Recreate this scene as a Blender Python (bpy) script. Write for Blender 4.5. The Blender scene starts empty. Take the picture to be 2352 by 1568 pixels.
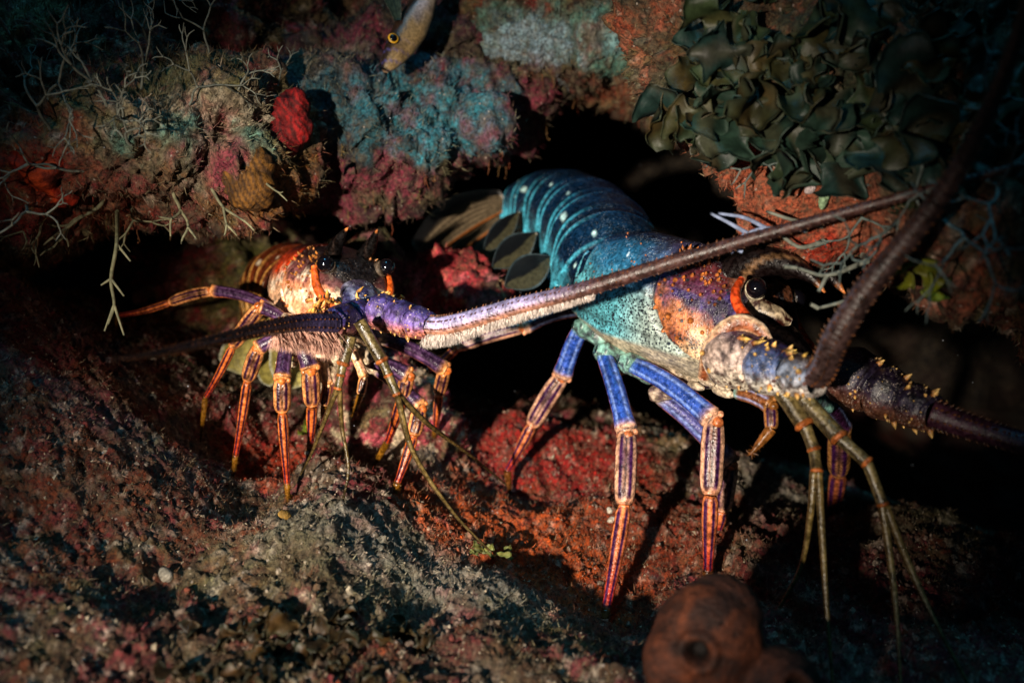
import bpy, math, random
import numpy as np
from mathutils import Vector
rng = np.random.default_rng(7); random.seed(7)
scene = bpy.context.scene
COL = scene.collection

# ------------------------------------------------------------------ camera
CAM = np.array([0.0, -0.70, 0.30]); PITCH = math.radians(10); LENS = 32.0
FPX = 2352 * LENS / 36.0
RIGHT = np.array([1.0, 0, 0])
FWD = np.array([0, math.cos(PITCH), -math.sin(PITCH)])
UPV = np.array([0, math.sin(PITCH), math.cos(PITCH)])
cam = bpy.data.cameras.new('camera'); camo = bpy.data.objects.new('camera', cam)
COL.objects.link(camo); scene.camera = camo
camo.location = CAM; camo.rotation_euler = (math.radians(90) - PITCH, 0, 0)
cam.lens = LENS; cam.sensor_width = 36; cam.clip_start = 0.01; cam.clip_end = 60
cam.dof.use_dof = True; cam.dof.focus_distance = 0.635; cam.dof.aperture_fstop = 4.0
scene.render.resolution_x = 1024; scene.render.resolution_y = 682

# ------------------------------------------------------------------ world, sun, strobe, exposure
SUN_EL, SUN_AZ = math.radians(74), math.radians(200)
w = bpy.data.worlds.new('World'); scene.world = w; w.use_nodes = True
nt = w.node_tree; nt.nodes.clear()
sky = nt.nodes.new('ShaderNodeTexSky'); sky.sky_type = 'NISHITA'; sky.sun_disc = False
sky.sun_elevation = SUN_EL; sky.sun_rotation = SUN_AZ
tint = nt.nodes.new('ShaderNodeMix'); tint.data_type = 'RGBA'; tint.blend_type = 'MULTIPLY'
tint.inputs['Factor'].default_value = 1.0; tint.inputs[7].default_value = (0.25, 0.8, 1.0, 1)   # sea water over the reef
bg = nt.nodes.new('ShaderNodeBackground'); bg.inputs['Strength'].default_value = 0.010
out = nt.nodes.new('ShaderNodeOutputWorld')
nt.links.new(sky.outputs[0], tint.inputs[6]); nt.links.new(tint.outputs[2], bg.inputs['Color']); nt.links.new(bg.outputs[0], out.inputs[0])

def aim(o, d): o.rotation_euler = Vector(d).to_track_quat('-Z', 'Y').to_euler()
sun = bpy.data.lights.new('sun', 'SUN'); suno = bpy.data.objects.new('sun', sun); COL.objects.link(suno)
sun.energy = 0.6; sun.angle = math.radians(8); sun.color = (0.10, 0.62, 1.0)        # daylight filtered by the water
aim(suno, (-math.cos(SUN_EL) * math.sin(SUN_AZ), -math.cos(SUN_EL) * math.cos(SUN_AZ), -math.sin(SUN_EL)))
st = bpy.data.lights.new('dive_strobe', 'SPOT'); sto = bpy.data.objects.new('dive_strobe', st); COL.objects.link(sto)
st.energy = 160; st.color = (1.0, 0.86, 0.70); st.spot_size = math.radians(35); st.spot_blend = 1.0; st.shadow_soft_size = 0.016
STROBE = np.array([-0.40, -1.12, 0.29]); sto.location = STROBE
aim(sto, np.array([0.0, 0.0, 0.19]) - STROBE)
vs = scene.view_settings; vs.view_transform = 'Standard'; vs.look = 'None'; vs.exposure = 0.0; vs.gamma = 1.0

# ------------------------------------------------------------------ helpers
def P(px, py, d):
    """a point of the place, read off the photograph (2352 px wide) at its own distance d"""
    return CAM + d * (FWD + RIGHT * (px - 1176) / FPX - UPV * (py - 784) / FPX)
def unit(v):
    v = np.asarray(v, float); return v / (np.linalg.norm(v, axis=-1, keepdims=True) + 1e-12)
def lin(h):
    h = h.lstrip('#'); c = np.array([int(h[i:i+2], 16) / 255 for i in (0, 2, 4)])
    return np.where(c <= .04045, c / 12.92, ((c + .055) / 1.055) ** 2.4)
def sst(a, b, x): t = np.clip((x - a) / (b - a), 0, 1); return t * t * (3 - 2 * t)
def mixc(a, b, t): t = np.asarray(t)[..., None]; return a * (1 - t) + b * t
def _h(ix, iy, iz, s):
    n = (ix.astype(np.uint32) * np.uint32(374761393)) ^ (iy.astype(np.uint32) * np.uint32(668265263)) ^ (iz.astype(np.uint32) * np.uint32(2147483647 - 58)) ^ np.uint32((s * 974711 + 12345) & 0xffffffff)
    n = (n ^ (n >> np.uint32(13))) * np.uint32(1274126177)
    n = (n ^ (n >> np.uint32(16))) * np.uint32(2246822519)
    return ((n ^ (n >> np.uint32(15))) & np.uint32(0xffff)).astype(np.float32) / 32767.5 - 1
def vnoise(p, s=0):
    p = np.asarray(p, np.float32) + 1000.0; i = np.floor(p).astype(np.int64); f = (p - i).astype(np.float32); u = f * f * (3 - 2 * f)
    r = 0
    for a in (0, 1):
        wa = u[:, 0] if a else 1 - u[:, 0]
        for b in (0, 1):
            wb = u[:, 1] if b else 1 - u[:, 1]
            for c in (0, 1):
                wc = u[:, 2] if c else 1 - u[:, 2]
                r = r + wa * wb * wc * _h(i[:, 0] + a, i[:, 1] + b, i[:, 2] + c, s)
    return r
def fbm(p, sc, o=4, s=0, g=.5):
    p = np.asarray(p) * sc; r = 0; a = 1.; t = 0
    for k in range(o): r = r + a * vnoise(p * 2.03 ** k, s + k * 17); t += a; a *= g
    return r / t * 1.6
def cat(pts, n):
    pts = np.asarray(pts, float); m = len(pts)
    if m == 2: t = np.linspace(0, 1, n)[:, None]; return pts[0] * (1 - t) + pts[1] * t
    e = np.vstack([2 * pts[0] - pts[1], pts, 2 * pts[-1] - pts[-2]])
    T = np.linspace(0, m - 1, n); k = np.minimum(T.astype(int), m - 2); t = (T - k)[:, None]
    a, b, c, d = e[k], e[k + 1], e[k + 2], e[k + 3]
    return .5 * (2 * b + (c - a) * t + (2 * a - 5 * b + 4 * c - d) * t * t + (3 * b - a - 3 * c + d) * t ** 3)

class MB:
    """collects vertices, faces, colours and masks for ONE mesh object"""
    def __init__(s): s.v = []; s.f3 = []; s.f4 = []; s.c = []; s.m = []; s.n = 0
    def add(s, v, f, c, m=None):
        v = np.asarray(v, float); c = np.broadcast_to(np.asarray(c, float), (len(v), 3))
        m = np.zeros((len(v), 3)) if m is None else np.broadcast_to(np.asarray(m, float), (len(v), 3))
        f = np.asarray(f)
        if len(f): (s.f3 if f.shape[1] == 3 else s.f4).append(f + s.n)
        s.v.append(v); s.c.append(c); s.m.append(m); s.n += len(v)
    def build(s, name, mat, parent=None, origin=None, smooth=True):
        V = np.vstack(s.v); o = np.zeros(3) if origin is None else np.asarray(origin, float)
        if parent is not None: o = np.array(parent['_o'])
        me = bpy.data.meshes.new(name)
        t = np.vstack(s.f3).astype(np.int32) if s.f3 else np.zeros((0, 3), np.int32)
        q = np.vstack(s.f4).astype(np.int32) if s.f4 else np.zeros((0, 4), np.int32)
        me.vertices.add(len(V)); me.vertices.foreach_set('co', (V - o).astype(np.float32).ravel())
        nl = t.size + q.size; me.loops.add(nl); me.loops.foreach_set('vertex_index', np.concatenate([t.ravel(), q.ravel()]))
        me.polygons.add(len(t) + len(q))
        me.polygons.foreach_set('loop_start', np.concatenate([np.arange(len(t)) * 3, t.size + np.arange(len(q)) * 4]).astype(np.int32))
        me.polygons.foreach_set('use_smooth', np.full(len(t) + len(q), smooth))
        me.update(calc_edges=True); me.validate()
        for nm, d in (('col', s.c), ('msk', s.m)):
            a = me.attributes.new(nm, 'FLOAT_COLOR', 'POINT')
            a.data.foreach_set('color', np.hstack([np.vstack(d), np.ones((len(V), 1))]).astype(np.float32).ravel())
        ob = bpy.data.objects.new(name, me); COL.objects.link(ob); me.materials.append(mat)
        if parent is not None: ob.parent = parent if '_e' in parent else parent
        else: ob.location = o
        ob['_o'] = tuple(o) if parent is None else tuple(np.array(parent['_o']))
        return ob
def tag(o, label, cat_, group=None, kind=None):
    if label: o['label'] = label
    if cat_: o['category'] = cat_
    if group: o['group'] = group
    if kind: o['kind'] = kind
    return o
def thing(name, label, cat_, o, group=None):
    e = bpy.data.objects.new(name, None); COL.objects.link(e); e.location = o; e.empty_display_size = .02
    e['_o'] = tuple(np.asarray(o, float)); return tag(e, label, cat_, group)
def grid_f(nu, nv, wrap=False):
    i, j = np.meshgrid(np.arange(nu - 1), np.arange(nv if wrap else nv - 1), indexing='ij')
    j2 = (j + 1) % nv
    return np.stack([i * nv + j, (i + 1) * nv + j, (i + 1) * nv + j2, i * nv + j2], -1).reshape(-1, 4)
def frames(C, ref):
    T = unit(np.gradient(C, axis=0)); n = np.zeros_like(C); r = np.asarray(ref, float)
    for k in range(len(C)):
        r = r - T[k] * (r @ T[k]); r = r / (np.linalg.norm(r) + 1e-12); n[k] = r
    return T, n, np.cross(T, n)
def tube(mb, pts, rad, ns=12, n=None, colf=None, ref=None, flat=1.0, mskf=None, interp=True, rn=None):
    """tapering tube; theta = 0 on the side of ref"""
    n = n or max(6, len(pts) * 6)
    C = cat(pts, n) if interp else np.asarray(pts, float); n = len(C)
    rad = np.asarray(rad, float); r = np.interp(np.linspace(0, 1, n), np.linspace(0, 1, len(rad)), rad)
    if ref is None: ref = CAM - C[0]
    T, A, B = frames(C, ref); th = np.arange(ns) * 2 * math.pi / ns
    V = C[:, None] + r[:, None, None] * (np.cos(th)[None, :, None] * A[:, None] * flat + np.sin(th)[None, :, None] * B[:, None])
    tt, hh = np.meshgrid(np.linspace(0, 1, n), (th + math.pi) % (2 * math.pi) - math.pi, indexing='ij')
    if rn is not None: V = V + unit(V - C[:, None]) * rn(tt, hh)[..., None]
    c = colf(tt, hh) if callable(colf) else np.broadcast_to(colf, (n, ns, 3))
    m = mskf(tt, hh).reshape(-1, 3) if mskf is not None else None
    V = V.reshape(-1, 3); c = np.asarray(c).reshape(-1, 3)
    b0 = mb.n; mb.add(V, grid_f(n, ns, True), c, m)
    for k, e in ((0, C[0] - T[0] * r[0] * .35), (n - 1, C[-1] + T[-1] * r[-1] * .35)):
        j = np.arange(ns); i0 = b0 + k * ns
        mb.v.append(e[None]); mb.c.append(c[k * ns][None]); mb.m.append(np.zeros((1, 3)) if m is None else m[k * ns][None])
        fa = np.stack([np.full(ns, mb.n), i0 + (j + 1) % ns, i0 + j], -1)
        mb.f3.append(fa if k == 0 else fa[:, ::-1]); mb.n += 1
    return C, T, A, B
def ball(mb, c, r, nu=10, nv=14, col=(1, 1, 1), M=None, colf=None):
    u = np.linspace(0, math.pi, nu); v = np.arange(nv) * 2 * math.pi / nv
    V = np.stack([np.sin(u)[:, None] * np.cos(v), np.sin(u)[:, None] * np.sin(v), np.cos(u)[:, None] * np.ones(nv)], -1).reshape(-1, 3)
    cc = colf(V) if colf else col
    W = V * np.asarray(r)
    if M is not None: W = W @ np.asarray(M).T
    mb.add(W + c, grid_f(nu, nv, True), cc)
def cones(mb, base, dirs, length, rad, cb, ct, bend=None):
    """many small spines at once"""
    k = len(base); base = np.asarray(base, float); d = unit(dirs); length = np.broadcast_to(length, k)[:, None]; rad = np.broadcast_to(rad, k)[:, None]
    a = unit(np.cross(d, np.array([.3, .5, .8]))); b = np.cross(d, a); V = []; c = []
    ns = 6
    for f, rr in ((-.12, 1.), (.45, .72), (1., .06)):
        for j in range(ns):
            t = j * 2 * math.pi / ns
            p = base + d * length * f + rad * rr * (a * math.cos(t) + b * math.sin(t))
            if bend is not None: p = p + np.asarray(bend) * length * f * f
            V.append(p); c.append(mixc(np.broadcast_to(cb, (k, 3)), np.broadcast_to(ct, (k, 3)), np.full(k, max(0., f))))
    V = np.stack(V, 1).reshape(-1, 3); c = np.stack(c, 1).reshape(-1, 3)
    F = np.array([[r * ns + j, r * ns + (j + 1) % ns, (r + 1) * ns + (j + 1) % ns, (r + 1) * ns + j] for r in (0, 1) for j in range(ns)])
    mb.add(V, (F[None] + (np.arange(k) * 3 * ns)[:, None, None]).reshape(-1, 4), c)
def hairs(mb, base, dirs, length, width, col, bend=None):
    """tapering two-piece blades, many at once"""
    k = len(base); d = unit(dirs); length = np.broadcast_to(length, k)[:, None]; width = np.broadcast_to(width, k)[:, None]
    sd = unit(np.cross(d, rng.normal(size=(k, 3)))); bd = 0 if bend is None else bend
    V = np.stack([base - sd * width, base + sd * width, base + d * length * .55 - sd * width * .7 + bd * .3 * length, base + d * length * .55 + sd * width * .7 + bd * .3 * length, base + d * length + bd * length], 1).reshape(-1, 3)
    c = np.repeat(np.broadcast_to(col, (k, 3)), 5, 0); o = (np.arange(k) * 5)[:, None]
    b0 = mb.n; mb.add(V, np.zeros((0, 4), int), c)
    mb.f4.append(o + np.array([0, 1, 3, 2]) + b0); mb.f3.append(o + np.array([2, 3, 4]) + b0)
def blade(mb, base, tip, width, nrm, colf, nu=14, nv=9, curl=.25, cup=.2, wav=.0, prof=None, seed=0, thick=.0006, asym=0):
    """a leaf-like plate with real thickness"""
    base = np.asarray(base, float); tip = np.asarray(tip, float); ax = tip - base; L = np.linalg.norm(ax); ax = ax / L
    nrm = unit(np.asarray(nrm, float) - ax * (np.asarray(nrm, float) @ ax)); sd = np.cross(ax, nrm)
    t = np.linspace(0, 1, nu); v = np.linspace(-1, 1, nv)
    pr = prof(t) if prof else np.sin(math.pi * np.clip(t, .02, .995) ** .8) ** .65
    T, Vv = np.meshgrid(t, v, indexing='ij')
    W = width * pr[:, None] * (1 + wav * .4 * np.sin(T * 17 + seed) * np.abs(Vv))
    h = curl * L * T * (1 - T) * 2 + cup * width * (Vv ** 2) * pr[:, None] + wav * width * np.sin(T * 9 + seed * 2.1 + Vv * 2) * np.abs(Vv) * .6
    X = base + ax * (L * T)[..., None] + sd * (W * Vv + asym * width * np.sin(math.pi * T))[..., None] + nrm * h[..., None]
    c = colf(T, Vv).reshape(-1, 3); X = X.reshape(-1, 3); F = grid_f(nu, nv)
    N = np.repeat(nrm[None], len(X), 0) * thick
    n = len(X); rim = []
    loop = [i * nv for i in range(nu)] + [(nu - 1) * nv + j for j in range(1, nv)] + [i * nv + nv - 1 for i in range(nu - 2, -1, -1)] + [j for j in range(nv - 2, 0, -1)]
    for a, b in zip(loop, loop[1:] + loop[:1]): rim.append((a, b, b + n, a + n))
    mb.add(np.vstack([X + N, X - N]), np.vstack([F, F[:, ::-1] + n, np.array(rim)]), np.vstack([c, c]))

# ------------------------------------------------------------------ materials
def nodes(name):
    m = bpy.data.materials.new(name); m.use_nodes = True; t = m.node_tree
    return m, t, t.nodes['Principled BSDF']
def N(t, ty, **kw):
    n = t.nodes.new(ty)
    for k, v in kw.items(): setattr(n, k, v)
    return n
def attr(t, nm): return N(t, 'ShaderNodeAttribute', attribute_name=nm)
def noise(t, co, sc, det=4, rough=.6):
    n = N(t, 'ShaderNodeTexNoise'); n.inputs['Scale'].default_value = sc; n.inputs['Detail'].default_value = det; n.inputs['Roughness'].default_value = rough
    t.links.new(co, n.inputs['Vector']); return n.outputs['Fac']
def ramp(t, f, a, b, lo=0., hi=1.):
    n = N(t, 'ShaderNodeMapRange'); n.interpolation_type = 'SMOOTHSTEP'
    for k, v in zip(('From Min', 'From Max', 'To Min', 'To Max'), (a, b, lo, hi)): n.inputs[k].default_value = v
    t.links.new(f, n.inputs['Value']); return n.outputs['Result']
def math_(t, op, a, b):
    n = N(t, 'ShaderNodeMath', operation=op)
    for i, x in enumerate((a, b)):
        if isinstance(x, (int, float)): n.inputs[i].default_value = x
        else: t.links.new(x, n.inputs[i])
    return n.outputs[0]
def mixn(t, f, a, b, mode='MIX'):
    n = N(t, 'ShaderNodeMix', data_type='RGBA', blend_type=mode)
    for s, x in ((0, f), (6, a), (7, b)):
        if isinstance(x, (int, float)): n.inputs[s].default_value = x
        elif isinstance(x, (tuple, list)): n.inputs[s].default_value = tuple(x)
        else: t.links.new(x, n.inputs[s])
    return n.outputs[2]
def bump(t, bs, h, strength, dist, prev=None):
    b = N(t, 'ShaderNodeBump'); b.inputs['Strength'].default_value = strength; b.inputs['Distance'].default_value = dist
    t.links.new(h, b.inputs['Height'])
    if prev: t.links.new(prev, b.inputs['Normal'])
    t.links.new(b.outputs[0], bs.inputs['Normal']); return b.outputs[0]
def m_rock(name, fine=1.0, rough=.72, grain=(.12, 2.2)):
    m, t, b = nodes(name); co = N(t, 'ShaderNodeTexCoord').outputs['Object']; c = attr(t, 'col').outputs['Color']
    g = ramp(t, noise(t, co, 330, 6, .72), .32, .68, *grain)
    v = N(t, 'ShaderNodeCombineColor'); [t.links.new(g, v.inputs[i]) for i in range(3)]
    base = mixn(t, 1.0, c, v.outputs[0], 'MULTIPLY')
    hue = ramp(t, noise(t, co, 160, 4, .6), .45, .62); base = mixn(t, math_(t, 'MULTIPLY', hue, .35), base, (.16, .12, .07, 1))
    vo = N(t, 'ShaderNodeTexVoronoi'); vo.inputs['Scale'].default_value = 260; t.links.new(co, vo.inputs['Vector'])
    rnd = N(t, 'ShaderNodeSeparateColor'); t.links.new(vo.outputs['Color'], rnd.inputs[0])
    fl = math_(t, 'MULTIPLY', ramp(t, vo.outputs['Distance'], .30, .16), math_(t, 'GREATER_THAN', rnd.outputs[0], .93))
    base = mixn(t, math_(t, 'MULTIPLY', fl, .55), base, (.5, .42, .36, 1))
    t.links.new(base, b.inputs['Base Color']); b.inputs['Roughness'].default_value = rough; b.inputs['Specular IOR Level'].default_value = .3
    p = bump(t, b, noise(t, co, 140, 8, .7), .9 * fine, .006); bump(t, b, noise(t, co, 620, 5, .7), .8 * fine, .0018, p); return m
def m_shell(name, dark=(.012, .02, .03, 1), light=(.75, .85, .9, 1), rough=.33, dots=470):
    m, t, b = nodes(name); co = N(t, 'ShaderNodeTexCoord').outputs['Object']; c = attr(t, 'col').outputs['Color']
    k = N(t, 'ShaderNodeSeparateColor'); t.links.new(attr(t, 'msk').outputs['Color'], k.inputs[0])
    def vor(sc, rd=1.0):
        v = N(t, 'ShaderNodeTexVoronoi'); v.inputs['Scale'].default_value = sc; v.inputs['Randomness'].default_value = rd; t.links.new(co, v.inputs['Vector'])
        s = N(t, 'ShaderNodeSeparateColor'); t.links.new(v.outputs['Color'], s.inputs[0]); return v.outputs['Distance'], s.outputs[0]
    d1, r1 = vor(dots, .75); dot = math_(t, 'MULTIPLY', ramp(t, d1, .46, .28), k.outputs[0])
    d3, r3 = vor(170, 1.); dot = math_(t, 'MAXIMUM', dot, math_(t, 'MULTIPLY', math_(t, 'MULTIPLY', ramp(t, d3, .26, .2), math_(t, 'GREATER_THAN', r3, .72)), ramp(t, k.outputs[0], .1, .4)))
    base = mixn(t, dot, c, dark)
    d2, r2 = vor(820, 1.0); sp = math_(t, 'MULTIPLY', math_(t, 'MULTIPLY', ramp(t, d2, .36, .16), math_(t, 'GREATER_THAN', r2, .45)), k.outputs[1])
    nz = ramp(t, noise(t, co, 95, 4, .7), .42, .60); sp = math_(t, 'MULTIPLY', sp, nz)
    base = mixn(t, math_(t, 'MULTIPLY', sp, .75), base, light)
    mot = math_(t, 'MULTIPLY', ramp(t, noise(t, co, 300, 6, .7), .32, .68, .45, 1.5), ramp(t, noise(t, co, 75, 4, .6), .35, .65, .62, 1.2)); v = N(t, 'ShaderNodeCombineColor'); [t.links.new(mot, v.inputs[i]) for i in range(3)]
    base = mixn(t, 1.0, base, v.outputs[0], 'MULTIPLY')
    t.links.new(base, b.inputs['Base Color']); b.inputs['Roughness'].default_value = rough
    t.links.new(ramp(t, noise(t, co, 300, 4), .3, .7, rough - .08, rough + .22), b.inputs['Roughness'])
    b.inputs['Specular IOR Level'].default_value = .45
    p = bump(t, b, noise(t, co, 420, 5, .65), .35, .0012); bump(t, b, d2, .22, .0008, p); return m
def m_soft(name, rough=.5, spec=.4, sss=0., bsc=300, bst=.3, trans=0.):
    m, t, b = nodes(name); co = N(t, 'ShaderNodeTexCoord').outputs['Object']; c = attr(t, 'col').outputs['Color']
    g = ramp(t, noise(t, co, bsc, 5, .6), .3, .7, .6, 1.35); v = N(t, 'ShaderNodeCombineColor'); [t.links.new(g, v.inputs[i]) for i in range(3)]
    base = mixn(t, 1.0, c, v.outputs[0], 'MULTIPLY'); t.links.new(base, b.inputs['Base Color'])
    b.inputs['Roughness'].default_value = rough; b.inputs['Specular IOR Level'].default_value = spec
    bump(t, b, noise(t, co, bsc * 1.5, 5, .6), bst, .002)
    if trans:
        tr = N(t, 'ShaderNodeBsdfTranslucent'); t.links.new(base, tr.inputs[0]); mx = N(t, 'ShaderNodeMixShader'); mx.inputs[0].default_value = trans
        t.links.new(b.outputs[0], mx.inputs[1]); t.links.new(tr.outputs[0], mx.inputs[2]); t.links.new(mx.outputs[0], t.nodes['Material Output'].inputs[0])
    return m
M_ROCK = m_rock('encrusted_rock'); M_SHELL = m_shell('lobster_shell', rough=.26); M_LEG = m_shell('lobster_leg_shell', rough=.2)
M_SHELL2 = m_shell('reddish_lobster_shell', dark=(.05, .008, .004, 1), light=(.85, .7, .6, 1))
M_HAIR = m_soft('setae', .6, .3, trans=.25); M_TURF = m_soft('turf_algae', .7, .2, trans=.2); M_ALGA = m_soft('algae_blade', .5, .35, bsc=120, trans=.3)
M_SPONGE = m_soft('sponge', .7, .25, bsc=260, bst=.8); M_FISH = m_soft('fish_skin', .35, .5, bsc=500, bst=.15); M_EYE = m_soft('eye', .06, .7, bsc=50, bst=0.)
M_FAN = m_soft('tail_fan', .35, .45, bsc=300, bst=.2, trans=.12); M_BRANCH = m_soft('branching_algae', .6, .25, bsc=200, trans=.2)

# ------------------------------------------------------------------ the reef floor (a height field through surveyed points)
CTL = [(1390,1450,.619),(1625,1330,.653),(1172,1115,.795),(1655,1215,.72),(1910,1200,.817),(535,1093,.70),(660,1152,.66),(708,1045,.70),
 (458,978,.735),(258,760,.78),(907,1130,.68),(847,1064,.735),(1000,1010,.79),(700,1185,.60),(900,1400,.55),(700,1560,.48),(1180,1345,.60),(1300,1560,.50),
 (0,620,.72),(100,900,.63),(100,1200,.56),(100,1560,.45),(400,1010,.68),(350,1300,.56),(2100,1160,.76),(2352,1350,.67),(2000,1500,.55),(1250,985,.86),
 (1100,1060,.81),(1480,1010,.88),(1720,1060,.87),(250,800,.74),(150,740,.76),(1750,1400,.60),(1000,1300,.61),(2200,1568,.50),(1700,1568,.50),(640,1080,.72),(1250,1250,.70),(1480,1250,.70),(1100,1200,.71)]
cp = np.array([P(*c) for c in CTL])
ext = np.array([[-1.2,-.3,.16],[-1.2,.4,.3],[-.6,.5,.12],[0,.55,.02],[.5,.5,-.12],[1.2,.3,-.2],[1.2,-.4,-.05],[.6,-.8,0],[0,-.8,.02],[-.6,-.8,.03],[-.5,-.4,.06],[.55,.25,-.1],[.3,.35,-.02],[-.1,.3,.07],[-.35,.3,.16],[0,-1.8,0],[-1.4,-1.6,0],[1.4,-1.6,0],[0,-.5,.02]])
cp = np.vstack([cp, ext])
def _k(r): return np.sqrt(r * r + .03 ** 2)
D = np.linalg.norm(cp[:, None, :2] - cp[None, :, :2], axis=-1)
AA = np.block([[_k(D) + np.eye(len(cp)) * -3e-4, np.ones((len(cp), 1))], [np.ones((1, len(cp))), np.zeros((1, 1))]])
WT = np.linalg.solve(AA, np.append(cp[:, 2], 0))
def floor_base(xy):
    r = 0
    for k in range(len(cp)): r = r + WT[k] * _k(np.hypot(xy[:, 0] - cp[k, 0], xy[:, 1] - cp[k, 1]))
    return r + WT[-1]
def floor_z(xy):
    xy = np.asarray(xy, float).reshape(-1, 2); p = np.column_stack([xy, np.zeros(len(xy))]); z = floor_base(xy)
    q = p + .02 * np.column_stack([fbm(p, 14, 3, 5), fbm(p, 14, 3, 9), 0 * xy[:, 0]])
    z = z + .010 * fbm(q, 17, 3, 1) + .0042 * np.abs(fbm(q, 42, 3, 2)) + .0038 * fbm(q, 105, 3, 3) + .0030 * fbm(q, 280, 3, 4, .65)
    return z - .004
def floor_hit(px, py, d0=.4, d1=1.5):
    d = np.linspace(d0, d1, 700); q = CAM + d[:, None] * (FWD + RIGHT * (px - 1176) / FPX - UPV * (py - 784) / FPX)
    k = np.argmax(q[:, 2] < floor_z(q[:, :2])); return q[k]

def mottle(p, base, layers, s=0):
    c = np.broadcast_to(base, (len(p), 3)).astype(float).copy()
    for k, (col, sc, th, wd, st_) in enumerate(layers):
        n = fbm(p, sc, 4, s + k * 31, .6); c = mixc(c, col, sst(th, th + wd, n) * st_)
    return c
def patch(p, c, patches, s=50, warp=.7):
    w1 = fbm(p, 28, 4, s, .62); w2 = fbm(p, 70, 4, s + 77, .65)
    for k, (ce, r, col, st_) in enumerate(patches):
        d = np.linalg.norm((p - ce) / np.asarray(r), axis=1) + warp * w1 * (1 if k % 2 else -1) + .25 * vnoise(p * 120, s + k)
        c = mixc(c, col * (.75 + .5 * sst(-.5, .5, w2))[:, None], sst(1.15, .6, d) * st_ * (.25 + .75 * sst(.38, -.12, w2 + .25 * vnoise(p * 330, s + 3))))
    return c
MAROON, PINK, RED, ORANGE, GREY, OLIVE, BROWN, DARK, TEAL = [lin(h) for h in ('#5e1822', '#a04a5c', '#8e1414', '#a03a0c', '#8f8c80', '#5c5836', '#4a3322', '#1c1512', '#2b7f8f')]
PALE, ROSE, CYAN, RUST = [lin(h) for h in ('#b9ab98', '#7a2c38', '#2fa3b8', '#6a2c12')]

def nonuni(a, b, h, A, B, m):
    inner = np.arange(a, b, h); lo = a - (a - A) * (np.linspace(1, 0, m, endpoint=False) ** 2.2); hi = b + (B - b) * (np.linspace(0, 1, m) ** 2.2)
    return np.concatenate([lo, inner, hi])
gx = nonuni(-.60, .60, .0015, -3.5, 3.5, 40); gy = nonuni(-.34, .30, .0015, -3.5, 1.6, 30)
GX, GY = np.meshgrid(gx, gy, indexing='ij'); xy = np.column_stack([GX.ravel(), GY.ravel()])
FZ = floor_z(xy); FP = np.column_stack([xy, FZ])
fc = mottle(FP, BROWN * .9, [(DARK, 20, .0, .4, .8), (MAROON, 26, -.05, .25, .85), (RUST, 40, .12, .25, .7), (OLIVE, 34, .25, .3, .6), (GREY, 60, .32, .3, .45), (ROSE, 75, .30, .2, .7), (PALE, 150, .38, .25, .6)], 100)
H = floor_hit
fc = patch(FP, fc, [(H(1250,1250), (.10,.10,.2), ORANGE, .95), (H(1300,1030), (.10,.06,.2), RED, .95), (H(1500,1180), (.06,.08,.2), RUST, .9), (H(1130,1060), (.05,.045,.2), RED, .8),
  (H(650,1070), (.055,.045,.2), RUST, .9), (H(590,1020), (.05,.03,.2), RED, .8), (H(1400,1380), (.09,.06,.2), RUST, .85), (H(1900,1250), (.12,.08,.2), MAROON*.7, .8), (H(1900,1450), (.14,.08,.2), MAROON*.8, .7),
  (H(880,1270), (.11,.055,.2), GREY*.6, .8), (H(1020,1350), (.09,.05,.2), GREY*.55, .75), (H(620,1300), (.10,.06,.2), OLIVE*.8, .7), (H(760,1480), (.13,.06,.2), BROWN*.8, .8),
  (H(300,1000), (.05,.02,.2), TEAL*.5, .6), (H(420,1010), (.06,.02,.2), TEAL*.45, .5), (H(220,790), (.04,.03,.2), TEAL*.45, .5), (H(100,1000), (.12,.09,.2), RUST*.8, .7), (H(80,800), (.08,.05,.2), ROSE*.8, .6),
  (H(1780,1100), (.06,.05,.2), GREY*.6, .8), (H(2150,1220), (.09,.06,.2), OLIVE*.5, .7), (H(960,1040), (.03,.06,.2), PALE*.5, .7)], 300)
fc = patch(FP, fc, [(H(1250,1250), (.105,.10,.2), lin('#b04a12'), .9), (H(1290,1040), (.10,.055,.2), lin('#9c1a14'), .9), (H(1480,1180), (.055,.07,.2), lin('#7a2a10'), .8), (H(650,1090), (.05,.035,.2), lin('#a83010'), .9), (H(900,1270), (.09,.04,.2), GREY*.75, .5)], 340, .5)
fc = fc * .85
enc = mottle(FP, np.array([0.,0,0]), [(np.array([1.,1,1]), 130, .38, .2, 1.)], 900)[:, 0]
fc = mixc(fc, PALE * .9, enc * .35)
mb = MB(); mb.add(FP, grid_f(len(gx), len(gy)), fc)
floor = tag(mb.build('reef_floor', M_ROCK), 'encrusted reef floor of grey, rust and maroon rock under the lobsters', 'reef', kind='structure')

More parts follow.
